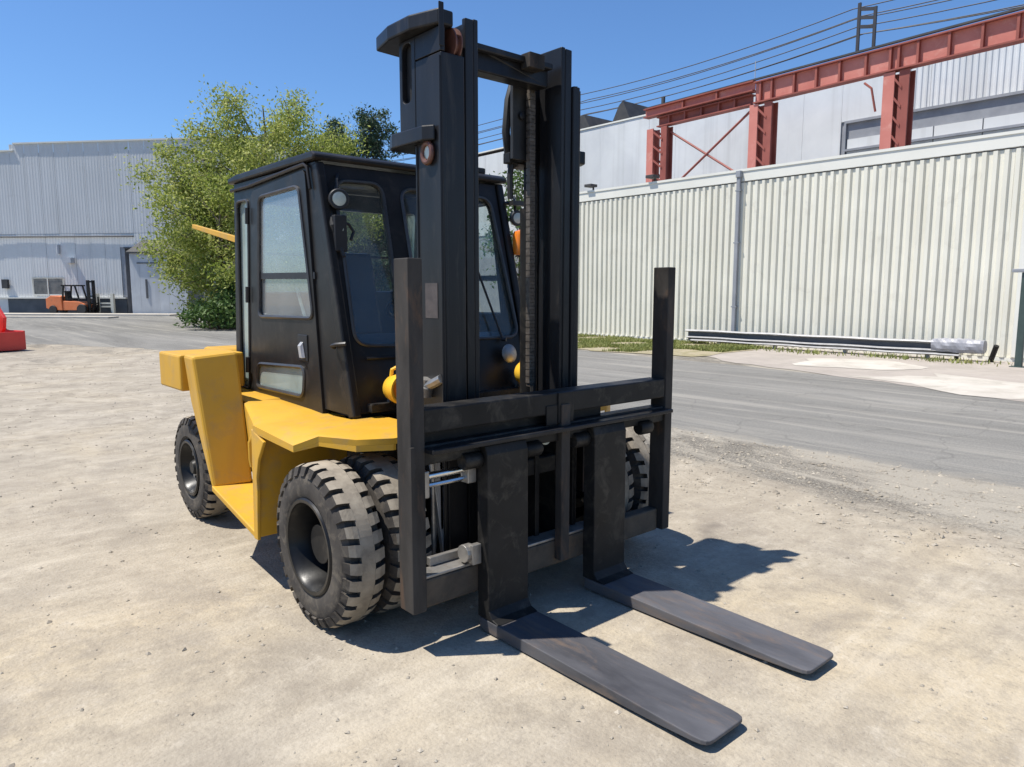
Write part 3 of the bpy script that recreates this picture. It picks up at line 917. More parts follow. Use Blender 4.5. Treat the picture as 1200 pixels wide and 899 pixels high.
for a, b in ((2.76, 3.97), (4.07, 5.26)):
    MB(ff).box(a, b, 0.055, 0.07, 1.5, 2.7).build('pane', 'far_glass', wf).matrix_parent_inverse = Matrix.Identity(4)
for o in wf.children:
    o.matrix_parent_inverse = wf.matrix_basis.inverted() @ Matrix.Translation(fb.location).inverted() @ Matrix.Translation(fb.location)
fbuild(MB(ff).box(7.42, 7.92, 0.05, 0.25, 1.95, 2.65), 'meter_box', 'dark_roof')
fbuild(MB(ff).box(-4.48, -2.6, -1.6, -1.5, 0.0, 5.09), 'recess_door', 'recess')
fbuild(MB(ff).box(-4.5, -2.56, -1.5, 0.05, 5.0, 5.085), 'recess_head', 'recess')
fbuild(MB(ff).tube([(2.9, 0.12, 4.6), (2.9, 0.12, 5.3)], 0.10, 6).box(1.6, 2.2, 0.05, 0.5, 3.9, 4.3), 'wall_vent', 'shed')
fbuild(MB(ff).tube([(46, 0.12, 6.14), (-3.5, 0.12, 5.9)], 0.06, 6), 'wall_pipe', 'recess')

sh = empty('shed', ff(-6, 2, 0))
tag(sh, 'small pale grey lean-to shed between the warehouse and the leafy tree', 'shed')
def sbuild(mb, name, m, **k):
    return at_parent(mb.build(name, m, sh, **k), sh)
for k in range(6):
    a = -4.42 - 0.75 * k
    sbuild(MB(ff).box(a - 0.74, a, 2.0, 2.06, 0.0, 4.5), 'wall_board', 'shed')
sbuild(MB(ff).box(-8.9, -4.43, -0.0, 1.99, 0.0, 4.45), 'wall_core', 'grey_trim')
sbuild(MB(ff).prism([(-4.3, 2.25, 4.52), (-9.0, 2.25, 4.40), (-9.0, 0.2, 5.3), (-4.3, 0.2, 5.5)], (0, 0, 0.10)), 'roof', 'dark_roof')
sbuild(MB(ff).box(-7.9, -5.0, 2.07, 2.10, 3.75, 3.83), 'trim_rail', 'recess')
sbuild(MB(ff).box(-5.75, -5.62, 2.07, 2.12, 1.2, 2.6), 'handle', 'recess')

br = empty('barrier_rail', ff(-1.5, 0.9, 0))
tag(br, 'cream painted barrier of two posts and rails by the dock wall', 'barrier')
for s_ in (-0.75, -2.0):
    at_parent(MB(ff).box(s_ - 0.12, s_ + 0.12, 0.8, 1.0, 0, 1.55).build('post', 'cream', br), br)
for z in (0.5, 0.75):
    at_parent(MB(ff).box(-1.87, -0.88, 0.85, 0.95, z, z + 0.12).build('rail', 'cream', br), br)

kb = MB(ff).box(-9, 45, 2.4, 4.6, 0.0, 0.10).build('kerb', 'concrete')
structure(kb, 'pale concrete kerb strip in front of the far warehouse', 'kerb')
kb = MB(ff).box(-8, 0, 8.6, 9.6, 0.0, 0.10).build('kerb', 'concrete')
structure(kb, 'short pale kerb by the shed and tree', 'kerb')

# distant orange forklift parked by the warehouse
def fo_(s, o, z):
    return ff(s - 1.1, o, z)
of = empty('forklift', ff(0.7, 1.6, 0))
tag(of, 'small orange forklift parked far off beside the grey warehouse', 'forklift')
def obuild(mb, name, m, parent=of, **k):
    o = mb.build(name, m, parent, **k)
    if parent is of:
        at_parent(o, of)
    return o
obuild(MB(fo_).prism([(3.7, 1.05, 0.45), (3.7, 1.05, 1.15), (3.3, 1.05, 1.4), (2.4, 1.05, 1.35), (2.35, 1.05, 0.3), (3.2, 1.05, 0.3)], (0, 1.1, 0)), 'counterweight', 'orange', bev=0.05)
obuild(MB(fo_).prism([(2.34, 1.1, 0.3), (2.34, 1.1, 1.0), (1.0, 1.1, 0.95), (0.55, 1.1, 0.75), (0.55, 1.1, 0.3)], (0, 1.0, 0)), 'body', 'orange', bev=0.04)
cf = MB(fo_)
for s_, s2 in ((2.35, 2.2), (0.95, 1.25)):
    for o_ in (1.15, 1.97):
        cf.hexa([(s_, o_, 1.0), (s_ + 0.1, o_, 1.0), (s_ + 0.1, o_ + 0.08, 1.0), (s_, o_ + 0.08, 1.0), (s2, o_, 2.1), (s2 + 0.1, o_, 2.1), (s2 + 0.1, o_ + 0.08, 2.1), (s2, o_ + 0.08, 2.1)])
cf.box(1.15, 2.4, 1.1, 2.1, 2.1, 2.2)
obuild(cf, 'overhead_guard', 'black')
obuild(MB(fo_).prism([(1.95, 1.4, 1.0), (2.25, 1.4, 1.0), (2.3, 1.4, 1.75), (2.15, 1.4, 1.75), (2.05, 1.4, 1.2), (1.6, 1.4, 1.2), (1.6, 1.4, 1.05)], (0, 0.5, 0)), 'seat', 'black')
obuild(MB(fo_).box(0.25, 0.45, 1.2, 1.33, 0.1, 2.55).box(0.25, 0.45, 1.77, 1.9, 0.1, 2.55).box(0.28, 0.42, 1.33, 1.77, 2.38, 2.5).box(0.28, 0.42, 1.33, 1.77, 1.3, 1.4), 'mast', 'black')
obuild(MB(fo_).box(0.12, 0.22, 1.05, 2.05, 0.35, 0.5).box(0.12, 0.22, 1.05, 2.05, 0.75, 0.85).box(0.12, 0.2, 1.05, 1.13, 0.2, 1.3).box(0.12, 0.2, 1.97, 2.05, 0.2, 1.3), 'carriage', 'black')
for o_ in (1.25, 1.75):
    obuild(MB(fo_).box(-1.0, 0.11, o_, o_ + 0.12, 0.06, 0.11).box(0.05, 0.11, o_, o_ + 0.12, 0.115, 0.7), 'fork', 'black')
for s_, r0 in ((3.1, 0.33), (0.75, 0.38)):
    for o_ in (0.98, 2.0):
        w = empty('wheel', (0, 0, 0), of)
        w.matrix_parent_inverse = Matrix.Translation(of.location).inverted()
        p = Vector(fo_(s_, o_, r0))
        MB().lathe(p, fn, [(0, r0 * 0.6), (0.0, r0 * 0.93), (0.05, r0), (0.19, r0), (0.24, r0 * 0.93), (0.24, r0 * 0.6)], 24).build('tyre', 'hose', w)
        MB().lathe(p, fn, [(0.03, 0.0), (0.03, r0 * 0.59), (0.21, r0 * 0.59), (0.21, 0.0)], 16).build('rim', 'orange', w)

# red loader standing at the left edge of the lot
lo = empty('loader', (-0.72, 22.99, 0))
tag(lo, 'red compact loader with its bucket on the ground at the left edge', 'loader')
def lf(x, y, z):
    return (-0.72 + x * 0.35 + y * 0.937, 22.99 - x * 0.937 + y * 0.35, z)
def lbuild(mb, name, m, **k):
    return at_parent(mb.build(name, m, lo, **k), lo)
bk = MB(lf)
bk.prism([(0.55, -0.75, 0.05), (1.35, -0.75, 0.03), (1.37, -0.75, 0.56), (1.31, -0.75, 0.56), (1.27, -0.75, 0.12), (0.70, -0.75, 0.16), (0.60, -0.75, 0.60), (0.52, -0.75, 0.60)], (0, 1.5, 0))
bk.box(0.56, 1.34, -0.80, -0.751, 0.04, 0.58).box(0.56, 1.34, 0.751, 0.80, 0.04, 0.58)
lbuild(bk, 'bucket', 'red', bev=0.01)
for y in (-0.62, 0.50):
    lbuild(MB(lf).prism([(0.48, y, 0.35), (0.78, y, 0.62), (0.86, y, 0.95), (0.35, y, 1.45), (-0.9, y, 1.6), (-0.9, y, 1.42), (0.22, y, 1.27), (0.58, y, 0.85), (0.40, y, 0.50)], (0, 0.09, 0)), 'lift_arm', 'red', bev=0.01)
lbuild(MB(lf).prism([(-2.4, -0.4, 0.35), (0.2, -0.4, 0.35), (0.3, -0.4, 0.95), (-0.3, -0.4, 1.25), (-2.4, -0.4, 1.2)], (0, 0.8, 0)), 'body', 'red', bev=0.03)
lbuild(MB(lf).tube([(0.45, 0.0, 0.5), (-0.1, 0.0, 1.0)], 0.04).tube([(0.7, 0.0, 0.45), (0.35, 0.0, 0.55)], 0.03), 'tilt_cylinder', 'chrome')
lbuild(MB(lf).prism([(0.35, 0.60, 0.55), (0.55, 0.60, 0.62), (0.30, 0.60, 1.42), (0.08, 0.60, 1.50)], (0, 0.10, 0)), 'lift_arm', 'red', bev=0.01)
for x in (0.22, -1.5):
    for y in (-0.74, 0.47):
        w = empty('wheel', (0, 0, 0), lo)
        w.matrix_parent_inverse = Matrix.Translation(lo.location).inverted()
        ax = Vector(lf(0, 1, 0)) - Vector(lf(0, 0, 0))
        p = Vector(lf(x, y, 0.4))
        MB().lathe(p, ax, [(0, 0.22), (0.0, 0.36), (0.05, 0.40), (0.22, 0.40), (0.27, 0.36), (0.27, 0.22)], 28).build('tyre', 'hose', w)
        MB().lathe(p, ax, [(0.03, 0.0), (0.03, 0.215), (0.24, 0.215), (0.24, 0.0)], 20).build('rim', 'galv', w)

# ------------------------------------------------------------------ trees
def leaf_cloud(centres, radii, per, size, seed, droop=0.0, squash=0.8):
    rs = np.random.RandomState(seed)
    V, F = [], []
    cs = []
    for c, r in zip(centres, radii):
        n = int(per * (r ** 1.5))
        p = rs.normal(0, 0.48, (n, 3)) * np.array([r, r, r * squash]) + np.array(c)
        if droop:
            p[:, 2] -= droop * np.abs(rs.normal(0, 1, n)) * r * 0.5
        cs.append(p)
    P = np.concatenate(cs)
    P = P[P[:, 2] > 0.1]
    n = len(P)
    s = size * rs.uniform(0.55, 1.35, n)
    u = rs.normal(0, 1, (n, 3))
    u /= np.linalg.norm(u, axis=1)[:, None]
    w = rs.normal(0, 1, (n, 3))
    w -= (w * u).sum(1)[:, None] * u
    w /= np.linalg.norm(w, axis=1)[:, None]
    a = P + u * s[:, None]
    b = P + w * s[:, None] * 0.45
    c = P - u * s[:, None]
    d = P - w * s[:, None] * 0.45
    V = np.stack([a, b, c, d], 1).reshape(-1, 3)
    F = (np.arange(n)[:, None] * 4 + np.arange(4)[None, :])
    return V.tolist(), F.tolist()

def tree(name, label, base, height, spread, seed, leaf, nb=16, per=170, lsize=0.13, low=0.15, droop=0.4, trunk_r=0.22, shape='round', cluster=(0.7, 1.4)):
    r = random.Random(seed)
    root = empty(name, base)
    tag(root, label, 'tree')
    B = Vector(base)
    tm = MB()
    cs, rs_ = [], []
    top = B + Vector((r.uniform(-0.4, 0.4), r.uniform(-0.4, 0.4), height * 0.93))
    tp_ = [B + (top - B) * t + Vector((math.sin(t * 5 + seed) * 0.12, math.cos(t * 4) * 0.12, 0)) for t in [i / 8 for i in range(9)]]
    tm.tube(tp_, [trunk_r * (1 - 0.85 * i / 8) for i in range(9)], 8)
    for k in range(nb):
        t = low + (0.97 - low) * (k + r.random()) / nb
        if shape == 'round':
            env = math.sin(math.pi * min(1, max(0.06, (t - low * 0.6) / (1.04 - low * 0.6)))) ** 0.65
        else:
            env = max(0.08, (1 - t)) ** 0.85
        ln = spread * env * r.uniform(0.7, 1.12)
        a = k * 2.4 + r.uniform(-0.5, 0.5)
        st = B + (top - B) * max(0.05, t - 0.16)
        en = B + Vector((math.cos(a) * ln, math.sin(a) * ln, height * t))
        if shape != 'round':
            st = B + (top - B) * t
            en.z -= ln * 0.25
        mid = st.lerp(en, 0.55) + Vector((0, 0, 0.12 * ln))
        tm.tube([st, st.lerp(mid, 0.5), mid, en], [trunk_r * 0.34, trunk_r * 0.25, trunk_r * 0.17, 0.015], 5)
        m = max(2, int(ln * 1.7))
        for j in range(m):
            q = st.lerp(en, 0.35 + 0.65 * (j + 1) / m) + Vector((r.uniform(-0.5, 0.5), r.uniform(-0.5, 0.5), r.uniform(-0.3, 0.5)))
            cs.append(q)
            rs_.append(r.uniform(*cluster) * (0.8 if j == m - 1 else 1))
            for _ in range(2):
                qq = q + Vector((r.uniform(-1, 1), r.uniform(-1, 1), r.uniform(-0.6, 0.7)))
                tm.tube([q.lerp(st, 0.1), qq], [0.02, 0.007], 4, cap=False)
    at_parent(tm.build('trunk', 'bark', root), root)
    V, F = leaf_cloud(cs, rs_, per, lsize, seed, droop)
    at_parent(raw('crown', V, F, leaf, root), root)
    return root

tree('leafy_tree', 'spreading light green tree just behind the forklift cab', (12.9, 34.0, 0), 11.7, 5.6, 4, 'leaf_light', nb=40, per=430, lsize=0.085, low=0.10, droop=0.5, cluster=(0.6, 1.2))
tree('leafy_tree', 'lower light green tree filling the gap left of the cab', (10.1, 33.0, 0), 7.9, 3.2, 9, 'leaf_light', nb=26, per=430, lsize=0.085, low=0.12, droop=0.5, trunk_r=0.14, cluster=(0.55, 1.0))
tree('conifer_tree', 'dark green conifer rising behind the right side of the cab roof', (24.0, 42.0, 0), 14.4, 4.6, 12, 'leaf_dark', nb=44, per=380, lsize=0.12, low=0.15, droop=0.1, shape='cone', cluster=(0.5, 0.9))
tree('conifer_tree', 'second dark conifer between the light tree and the cab roof', (21.4, 42.5, 0), 13.0, 4.4, 15, 'leaf_dark', nb=40, per=380, lsize=0.12, low=0.15, droop=0.1, shape='cone', cluster=(0.5, 0.9))
tree('small_tree', 'small green tree seen through the mast by the wall end', (22.0, 24.6, 0), 8.0, 1.7, 18, 'leaf_mid', nb=16, per=230, lsize=0.11, low=0.3, droop=0.2, trunk_r=0.1, cluster=(0.45, 0.8))
def bush(label, base, w, h, seed, leaf, n=26, per=260, lsize=0.10):
    r = random.Random(seed)
    root = empty('bush', base)
    tag(root, label, 'bush')
    cs, rs_ = [], []
    tm = MB()
    for k in range(n):
        a = r.uniform(0, 6.28)
        d = w * math.sqrt(r.random())
        z = h * r.uniform(0.15, 0.85) * (1 - 0.5 * (d / w) ** 2)
        q = Vector(base) + Vector((math.cos(a) * d, math.sin(a) * d, z))
        cs.append(q)
        rs_.append(r.uniform(0.3, 0.6))
        tm.tube([Vector(base) + Vector((math.cos(a) * d * 0.2, math.sin(a) * d * 0.2, 0)), q], [0.03, 0.008], 4)
    at_parent(tm.build('stem', 'bark', root), root)
    V, F = leaf_cloud(cs, rs_, per, lsize, seed, 0.1)
    at_parent(raw('foliage', V, F, leaf, root), root)
bush('dense dark green bush at the foot of the light green tree', (9.0, 30.6, 0), 1.5, 1.9, 31, 'leaf_mid', 40)
bush('dark green bush right beside the rear edge of the cab', (10.8, 31.2, 0), 1.7, 3.0, 33, 'leaf_mid', 50)
bush('grey green bush at the left end of the corrugated wall', (17.3, 18.2, 0), 0.5, 1.0, 35, 'leaf_dark', 14, 300, 0.07)

# weeds and dry grass along the wall
def grass_field(name, n, fn_pos, h, seed, label):
    rs = np.random.RandomState(seed)
    V, F = [], []
    for i in range(n):
        x, y = fn_pos(rs)
        a = rs.uniform(0, 6.28)
        hh = h * rs.uniform(0.4, 1.3)
        lean = rs.uniform(0.1, 0.7) * hh
        w = 0.010 + 0.008 * rs.rand()
        dx, dy = math.cos(a), math.sin(a)
        o = len(V)
        V += [(x - dy * w, y + dx * w, 0.01), (x + dy * w, y - dx * w, 0.01),
              (x + dx * lean * 0.4 + dy * w * 0.7, y + dy * lean * 0.4 - dx * w * 0.7, hh * 0.6),
              (x + dx * lean, y + dy * lean, hh), (x + dx * lean * 0.4 - dy * w * 0.7, y + dy * lean * 0.4 + dx * w * 0.7, hh * 0.6)]
        F += [(o, o + 1, o + 2, o + 4), (o + 4, o + 2, o + 3)]
    return stuff(raw(name, V, F, 'grass'), label, 'grass')
def strip(rs):
    while True:
        y = rs.uniform(8.3, 19.3)
        lo_ = 12.9 + 1.2 * math.sin(y * 0.9) * 0.4 + (1.6 if y < 10 else 0)
        x = lo_ + (17.8 - lo_) * rs.rand()
        if math.sin(x * 2.1 + y * 1.3) + math.sin(y * 2.7 - x) > -0.7:
            return x, y
grass_field('grass', 30000, strip, 0.10, 41, 'dry green grass growing along the foot of the corrugated wall')
def strip2(rs):
    k = rs.randint(0, 4)
    c = [(16.9, 4.7), (16.8, 2.9), (16.6, 6.6), (17.0, 8.2)][k]
    return c[0] + rs.normal(0, 0.22), c[1] + rs.normal(0, 0.5)
grass_field('grass', 600, strip2, 0.12, 42, 'tufts of weed growing in front of the guard rail')
soil = ragged([(13.2, 8.0), (17.95, 8.2), (17.95, 19.6), (13.4, 19.6), (12.9, 14), (12.7, 11)], 0.5, 0.15, 12)
M['verge'] = paint('grassy_soil', (0.22, 0.20, 0.11), (0.34, 0.29, 0.19), 0.95, 2.5, (0.38, 0.33, 0.25), 0.5, 1.6, bump_s=0.4, fine=20, spec=0.1)
structure(sheet('verge', soil, 0.017, 'verge'), 'strip of grassy soil between the asphalt and the corrugated wall', 'verge')

# ------------------------------------------------------------------ the yellow forklift
fk = empty('forklift', (0, 0, 0))
tag(fk, 'large yellow forklift with black enclosed cab, dual front tyres and lowered forks', 'forklift')
def P(mb, name, m, parent=None, **k):
    return mb.build(name, m, parent or fk, **k)

# --- wheels
def tyre_mesh(xo, sign, yc, r, w, lugs, slot=0.34):
    """outer face at xo, running inward along +X*sign"""
    mb = MB()
    tb = MB()
    rb = r - 0.030
    prof = [(0.02, r * 0.56), (0.0, r * 0.62), (-0.008 + 0.008, r * 0.72), (0.0, r * 0.82), (0.012, rb * 0.95), (0.03, rb),
            (w - 0.03, rb), (w - 0.012, rb * 0.95), (w, r * 0.82), (w, r * 0.62), (w - 0.02, r * 0.56)]
    mb.lathe((xo, yc, r), (sign, 0, 0), prof, 96, closed=True)
    # centre band of tread
    cw = w * 0.17
    tb.lathe((xo, yc, r), (sign, 0, 0), [(w / 2 - cw, rb - 0.004), (w / 2 - cw, r - 0.002), (w / 2 + cw, r - 0.002), (w / 2 + cw, rb - 0.004)], 96, closed=True)
    for side in (0, 1):
        for k in range(lugs):
            a0 = 2 * math.pi * (k + 0.5 * side) / lugs
            da = 2 * math.pi / lugs * (1 - slot) / 2
            def q(ax, rad, an):
                x = ax if side == 0 else w - ax
                return (xo + sign * x, yc + rad * math.cos(an), r + rad * math.sin(an))
            cs = w / 2 - cw + 0.002
            tw = 0.05
            # outline across the tread: centre -> shoulder -> down the side wall
            sec = [(cs, r), (0.045, r - 0.001), (0.014, r - 0.012), (0.000, r - 0.05), (-0.004, r * 0.865), (0.010, r * 0.855), (0.03, rb - 0.012), (cs, rb - 0.012)]
            n = len(sec)
            vs = []
            for s_ in (-1, 1):
                for ax, rad in sec:
                    sk = tw * (ax / cs) * 0.6
                    vs.append(q(ax, rad, a0 + s_ * da * (1.0 if ax > 0.02 else 0.93) + sk))
            fs = [tuple(range(n)), tuple(range(n, 2 * n))[::-1]] + [(i, (i + 1) % n, n + (i + 1) % n, n + i) for i in range(n)]
            tb.add(vs, fs)
    return mb, tb

def wheel(xo, sign, yc, r, w, lugs, rim_r, depth, hub, label=None):
    e = empty('wheel', (0, 0, 0), fk)
    if label:
        e['label'] = label
    t, tb = tyre_mesh(xo, sign, yc, r, w, lugs)
    t = t.build('tyre', 'rubber', e, smooth=True)
    t = tb.build('tread', 'rubber', e)
    t.data.materials.append(M['tread'])
    for pl in t.data.polygons:          # only the running surface carries the pale dust
        c_ = pl.center
        if math.hypot(c_.y - yc, c_.z - r) > r - 0.0095:
            pl.material_index = 1
    d = depth
    rm = MB().lathe((xo, yc, r), (sign, 0, 0), [(0.004, rim_r + 0.012), (-0.006, rim_r + 0.004), (-0.004, rim_r - 0.012), (0.012, rim_r - 0.016), (0.03, rim_r - 0.03),
                                              (d - 0.02, rim_r - 0.045), (d, rim_r - 0.065), (d, 0.0)], 56, cap=False)
    rm.build('rim', 'rim', e, smooth=True)
    hb = MB().lathe((xo, yc, r), (sign, 0, 0), [(d - hub, 0.0), (d - hub, rim_r * 0.22), (d - hub + 0.02, rim_r * 0.28), (d, rim_r * 0.32)], 28)
    hb.build('hub', 'black', e, smooth=True)
    for k in range(8):
        a = 2 * math.pi * k / 8
        p = Vector((xo + sign * (d - 0.03), yc + rim_r * 0.60 * math.cos(a), r + rim_r * 0.60 * math.sin(a)))
        MB().lathe(p, (sign, 0, 0), [(0, 0.012), (0, 0.018), (0.035, 0.018)], 6).build('wheel_nut', 'steel', e)
wheel(-1.165, 1, 0.289, 0.42, 0.215, 30, 0.238, 0.24, 0.03)
wheel(-0.905, 1, 0.289, 0.42, 0.225, 30, 0.238, 0.16, 0.02)
wheel(1.165, -1, 0.289, 0.42, 0.215, 30, 0.238, 0.20, 0.03)
wheel(0.905, -1, 0.289, 0.42, 0.225, 30, 0.238, 0.16, 0.02)
wheel(-1.038, 1, 2.546, 0.388, 0.24, 30, 0.20, 0.09, 0.07)
wheel(1.038, -1, 2.546, 0.388, 0.24, 30, 0.20, 0.09, 0.07)

# --- chassis under the cab
ch = MB()
ch.box(-0.52, 0.52, 0.50, 2.2, 0.30, 0.90)
ch.box(-0.50, 0.50, 0.02, 0.55, 0.30, 0.54)
P(ch, 'chassis', 'black', bev=0.01)
P(MB().lathe((-1.1, 0.289, 0.42), (1, 0, 0), [(0, 0.10), (0.75, 0.12), (0.80, 0.20), (1.4, 0.20), (1.45, 0.12), (2.2, 0.10)], 20), 'drive_axle', 'black', smooth=True)
P(MB().box(-0.85, 0.85, 2.46, 2.64, 0.30, 0.48), 'steer_axle', 'black', bev=0.01)
# yellow counterweight and engine hood behind the cab
cwm = MB()
cwm.prism([(-0.74, 2.55, 0.45), (-0.74, 3.0, 0.40), (-0.74, 3.10, 0.60), (-0.74, 3.10, 1.15), (-0.74, 3.0, 1.255), (-0.74, 2.55, 1.26)], (1.48, 0, 0))
P(cwm, 'counterweight', 'yellow', bev=0.03)
for s_ in (-1, 1):
    P(MB().box(-1.185 if s_ < 0 else 0.745, -0.745 if s_ < 0 else 1.185, 2.125, 2.60, 1.02, 1.268), 'rear_fender', 'yellow', bev=0.015)
P(MB().box(-0.73, 0.73, 2.48, 2.545, 0.62, 1.25), 'engine_hood', 'yellow', bev=0.02)

# --- side tanks with sloping front panels, steps and arches
for s_ in (-1, 1):
    def sx(x):
        return s_ * x
    tank = MB().hexa([(sx(1.185), 1.585, 0.46), (sx(0.95), 1.5207, 0.47), (sx(0.95), 2.05, 0.47), (sx(1.15), 2.05, 0.98),
                      (sx(1.222), 1.75, 1.285), (sx(0.955), 1.68, 1.312), (sx(0.955), 2.07, 1.30), (sx(1.175), 2.07, 1.275)])
    P(tank, 'side_tank', 'yellow', bev=0.018)
    # slanted side panel running from the tank out to the wheel arch, rolled over into the deck at the top
    sill = MB()
    lo0, lo1 = Vector((sx(0.957), 1.505, 0.47)), Vector((sx(1.166), 0.945, 0.325))
    hi0, hi1 = Vector((sx(0.957), 1.60, 0.94)), Vector((sx(1.166), 0.945, 0.89))
    rr = [lo0, lo1, hi0, hi1, Vector((sx(0.950), 1.62, 0.975)), Vector((sx(1.150), 0.945, 0.932)), Vector((sx(0.92), 1.63, 0.988)), Vector((sx(1.10), 0.945, 0.95)),
          Vector((sx(0.60), 2.3, 0.99)), Vector((sx(0.60), 0.92, 0.955))]
    q4 = [(0, 1, 3, 2), (2, 3, 5, 4), (4, 5, 7, 6), (6, 7, 9, 8)]
    n0 = len(rr)
    inn = [p + Vector((-sx(1) * 0.012, 0.006, -0.012)) for p in rr]
    sill.add(rr + inn, q4 + [tuple(i + n0 for i in f)[::-1] for f in q4] + [(0, 1, 1 + n0, n0), (0, 2, 2 + n0, n0), (1, 3, 3 + n0, 1 + n0), (2, 4, 4 + n0, 2 + n0), (3, 5, 5 + n0, 3 + n0), (4, 6, 6 + n0, 4 + n0), (5, 7, 7 + n0, 5 + n0), (6, 8, 8 + n0, 6 + n0), (7, 9, 9 + n0, 7 + n0)])
    P(sill, 'side_panel', 'yellow', smooth=True)
    P(MB().prism([(sx(0.93), 1.66, 0.985), (sx(0.60), 1.60, 0.985), (sx(0.60), 2.4, 0.985), (sx(0.93), 2.4, 0.99)], (0, 0, -0.03)), 'deck_plate', 'yellow', bev=0.006)
    step = MB().hexa([(sx(1.178), 0.935, 0.295), (sx(1.150), 0.935, 0.297), (sx(0.93), 1.58, 0.442), (sx(1.19), 1.60, 0.437),
                      (sx(1.178), 0.935, 0.33), (sx(1.150), 0.935, 0.332), (sx(0.93), 1.58, 0.477), (sx(1.19), 1.60, 0.472)])
    P(step, 'step', 'yellow', bev=0.006)
    # arch plate: curved edge, seen end on, dark inside
    arch = MB().prism([(sx(1.175), 0.925, 0.31), (sx(1.165), 0.93, 0.92), (sx(0.6), 0.93, 0.94), (sx(0.6), 0.93, 0.31)], (0, -0.025, 0))
    P(arch, 'arch_plate', 'yellow', bev=0.004)
    lip = MB().prism([(sx(1.18), 0.955, 0.295), (sx(1.18), 0.90, 0.295), (sx(1.18), 0.89, 0.45), (sx(1.18), 0.875, 0.58), (sx(1.18), 0.88, 0.66), (sx(1.178), 0.85, 0.77), (sx(1.172), 0.78, 0.88), (sx(1.17), 0.955, 0.93)], (-s_ * 0.018, 0, 0))
    P(lip, 'arch_lip', 'yellow', bev=0.004)
    # step grab slot: raised pressed rib on the sill
    P(MB().tube([(sx(1.15), 1.01, 0.70), (sx(1.155), 1.015, 0.74), (sx(1.155), 1.015, 0.84), (sx(1.14), 1.00, 0.88)], 0.014, 8), 'grab_rib', 'yellow', smooth=True)
    # fender over the front tyres
    top = [(sx(1.17), 0.93, 0.955), (sx(1.150), 0.45, 0.912), (sx(1.045), 0.375, 0.958), (sx(0.955), 0.15, 0.962), (sx(0.80), 0.05, 0.965), (sx(0.50), 0.05, 0.968),
           (sx(0.50), 0.66, 0.968), (sx(0.70), 0.66, 0.968), (sx(0.70), 0.93, 0.96)]
    # the same outline drawn in a little and raised makes the softly crowned top
    fen = MB()
    ctr = Vector((sx(0.82), 0.42, 0.0))
    n = len(top)
    mid = [(ctr.x + (x - ctr.x) * 0.86, ctr.y + (y - ctr.y) * 0.86, 0.4 * z + 0.6 * 0.972) for x, y, z in top]
    vs = [(x, y, z - 0.030) for x, y, z in top] + list(top) + mid
    fs = [tuple(range(n))] + [(i, (i + 1) % n, n + (i + 1) % n, n + i) for i in range(n)] + [(n + i, n + (i + 1) % n, 2 * n + (i + 1) % n, 2 * n + i) for i in range(n)] + [tuple(range(2 * n, 3 * n))]
    fen.add(vs, fs)
    P(fen, 'front_fender', 'yellow', smooth=True)
    # turned down outer skirt
    sk = MB()
    ol = top[:5]
    dr = [0.012, 0.004, 0.02, 0.03, 0.03]
    for (a, b, d0, d1) in zip(ol, ol[1:], dr, dr[1:]):
        sk.hexa([(a[0], a[1], a[2] - 0.031 - d0), (b[0], b[1], b[2] - 0.031 - d1), (b[0] - s_ * 0.015, b[1], b[2] - 0.031 - d1), (a[0] - s_ * 0.015, a[1], a[2] - 0.031 - d0),
                 (a[0], a[1], a[2] - 0.0305), (b[0], b[1], b[2] - 0.0305), (b[0] - s_ * 0.015, b[1], b[2] - 0.0305), (a[0] - s_ * 0.015, a[1], a[2] - 0.0305)])
    P(sk, 'fender_skirt', 'yellow')
    P(MB().box(min(sx(0.55), sx(0.535)), max(sx(0.55), sx(0.535)), 0.0, 0.92, 0.45, 0.95), 'inner_arch', 'rusty')

# --- cab
CXL, CXR = -0.69, 0.74
side = [(2.44, 0.99), (2.31, 2.46), (1.03, 2.455), (0.655, 0.985)]          # y, z
door_o = [(2.105, 0.945), (1.965, 2.375), (1.14, 2.425), (1.00, 0.925)]
quarter = [(2.345, 1.00), (2.265, 2.335), (2.055, 2.33), (2.175, 0.995)]
w_up = [(1.895, 1.82), (1.83, 2.325), (1.225, 2.335), (1.08, 1.805)]
w_lo = [(1.915, 1.525), (1.90, 1.79), (1.09, 1.785), (1.085, 1.535)]
w_kick = [(2.005, 1.03), (1.965, 1.195), (1.225, 1.225), (1.255, 1.035)]
def L3(x, pts):
    return [(x, a, b) for a, b in pts]
def seal(x, pts, vec_out, parent, r=0.011, rad=0.05, name='window_seal'):
    lp = rpoly(pts, rad, 5)
    return MB().tube([(x, a, b) for a, b in lp], r, 6, closed=True).build(name, 'rubber_seal', parent, smooth=True)
DO, WU, WL = door_o, w_up, w_lo
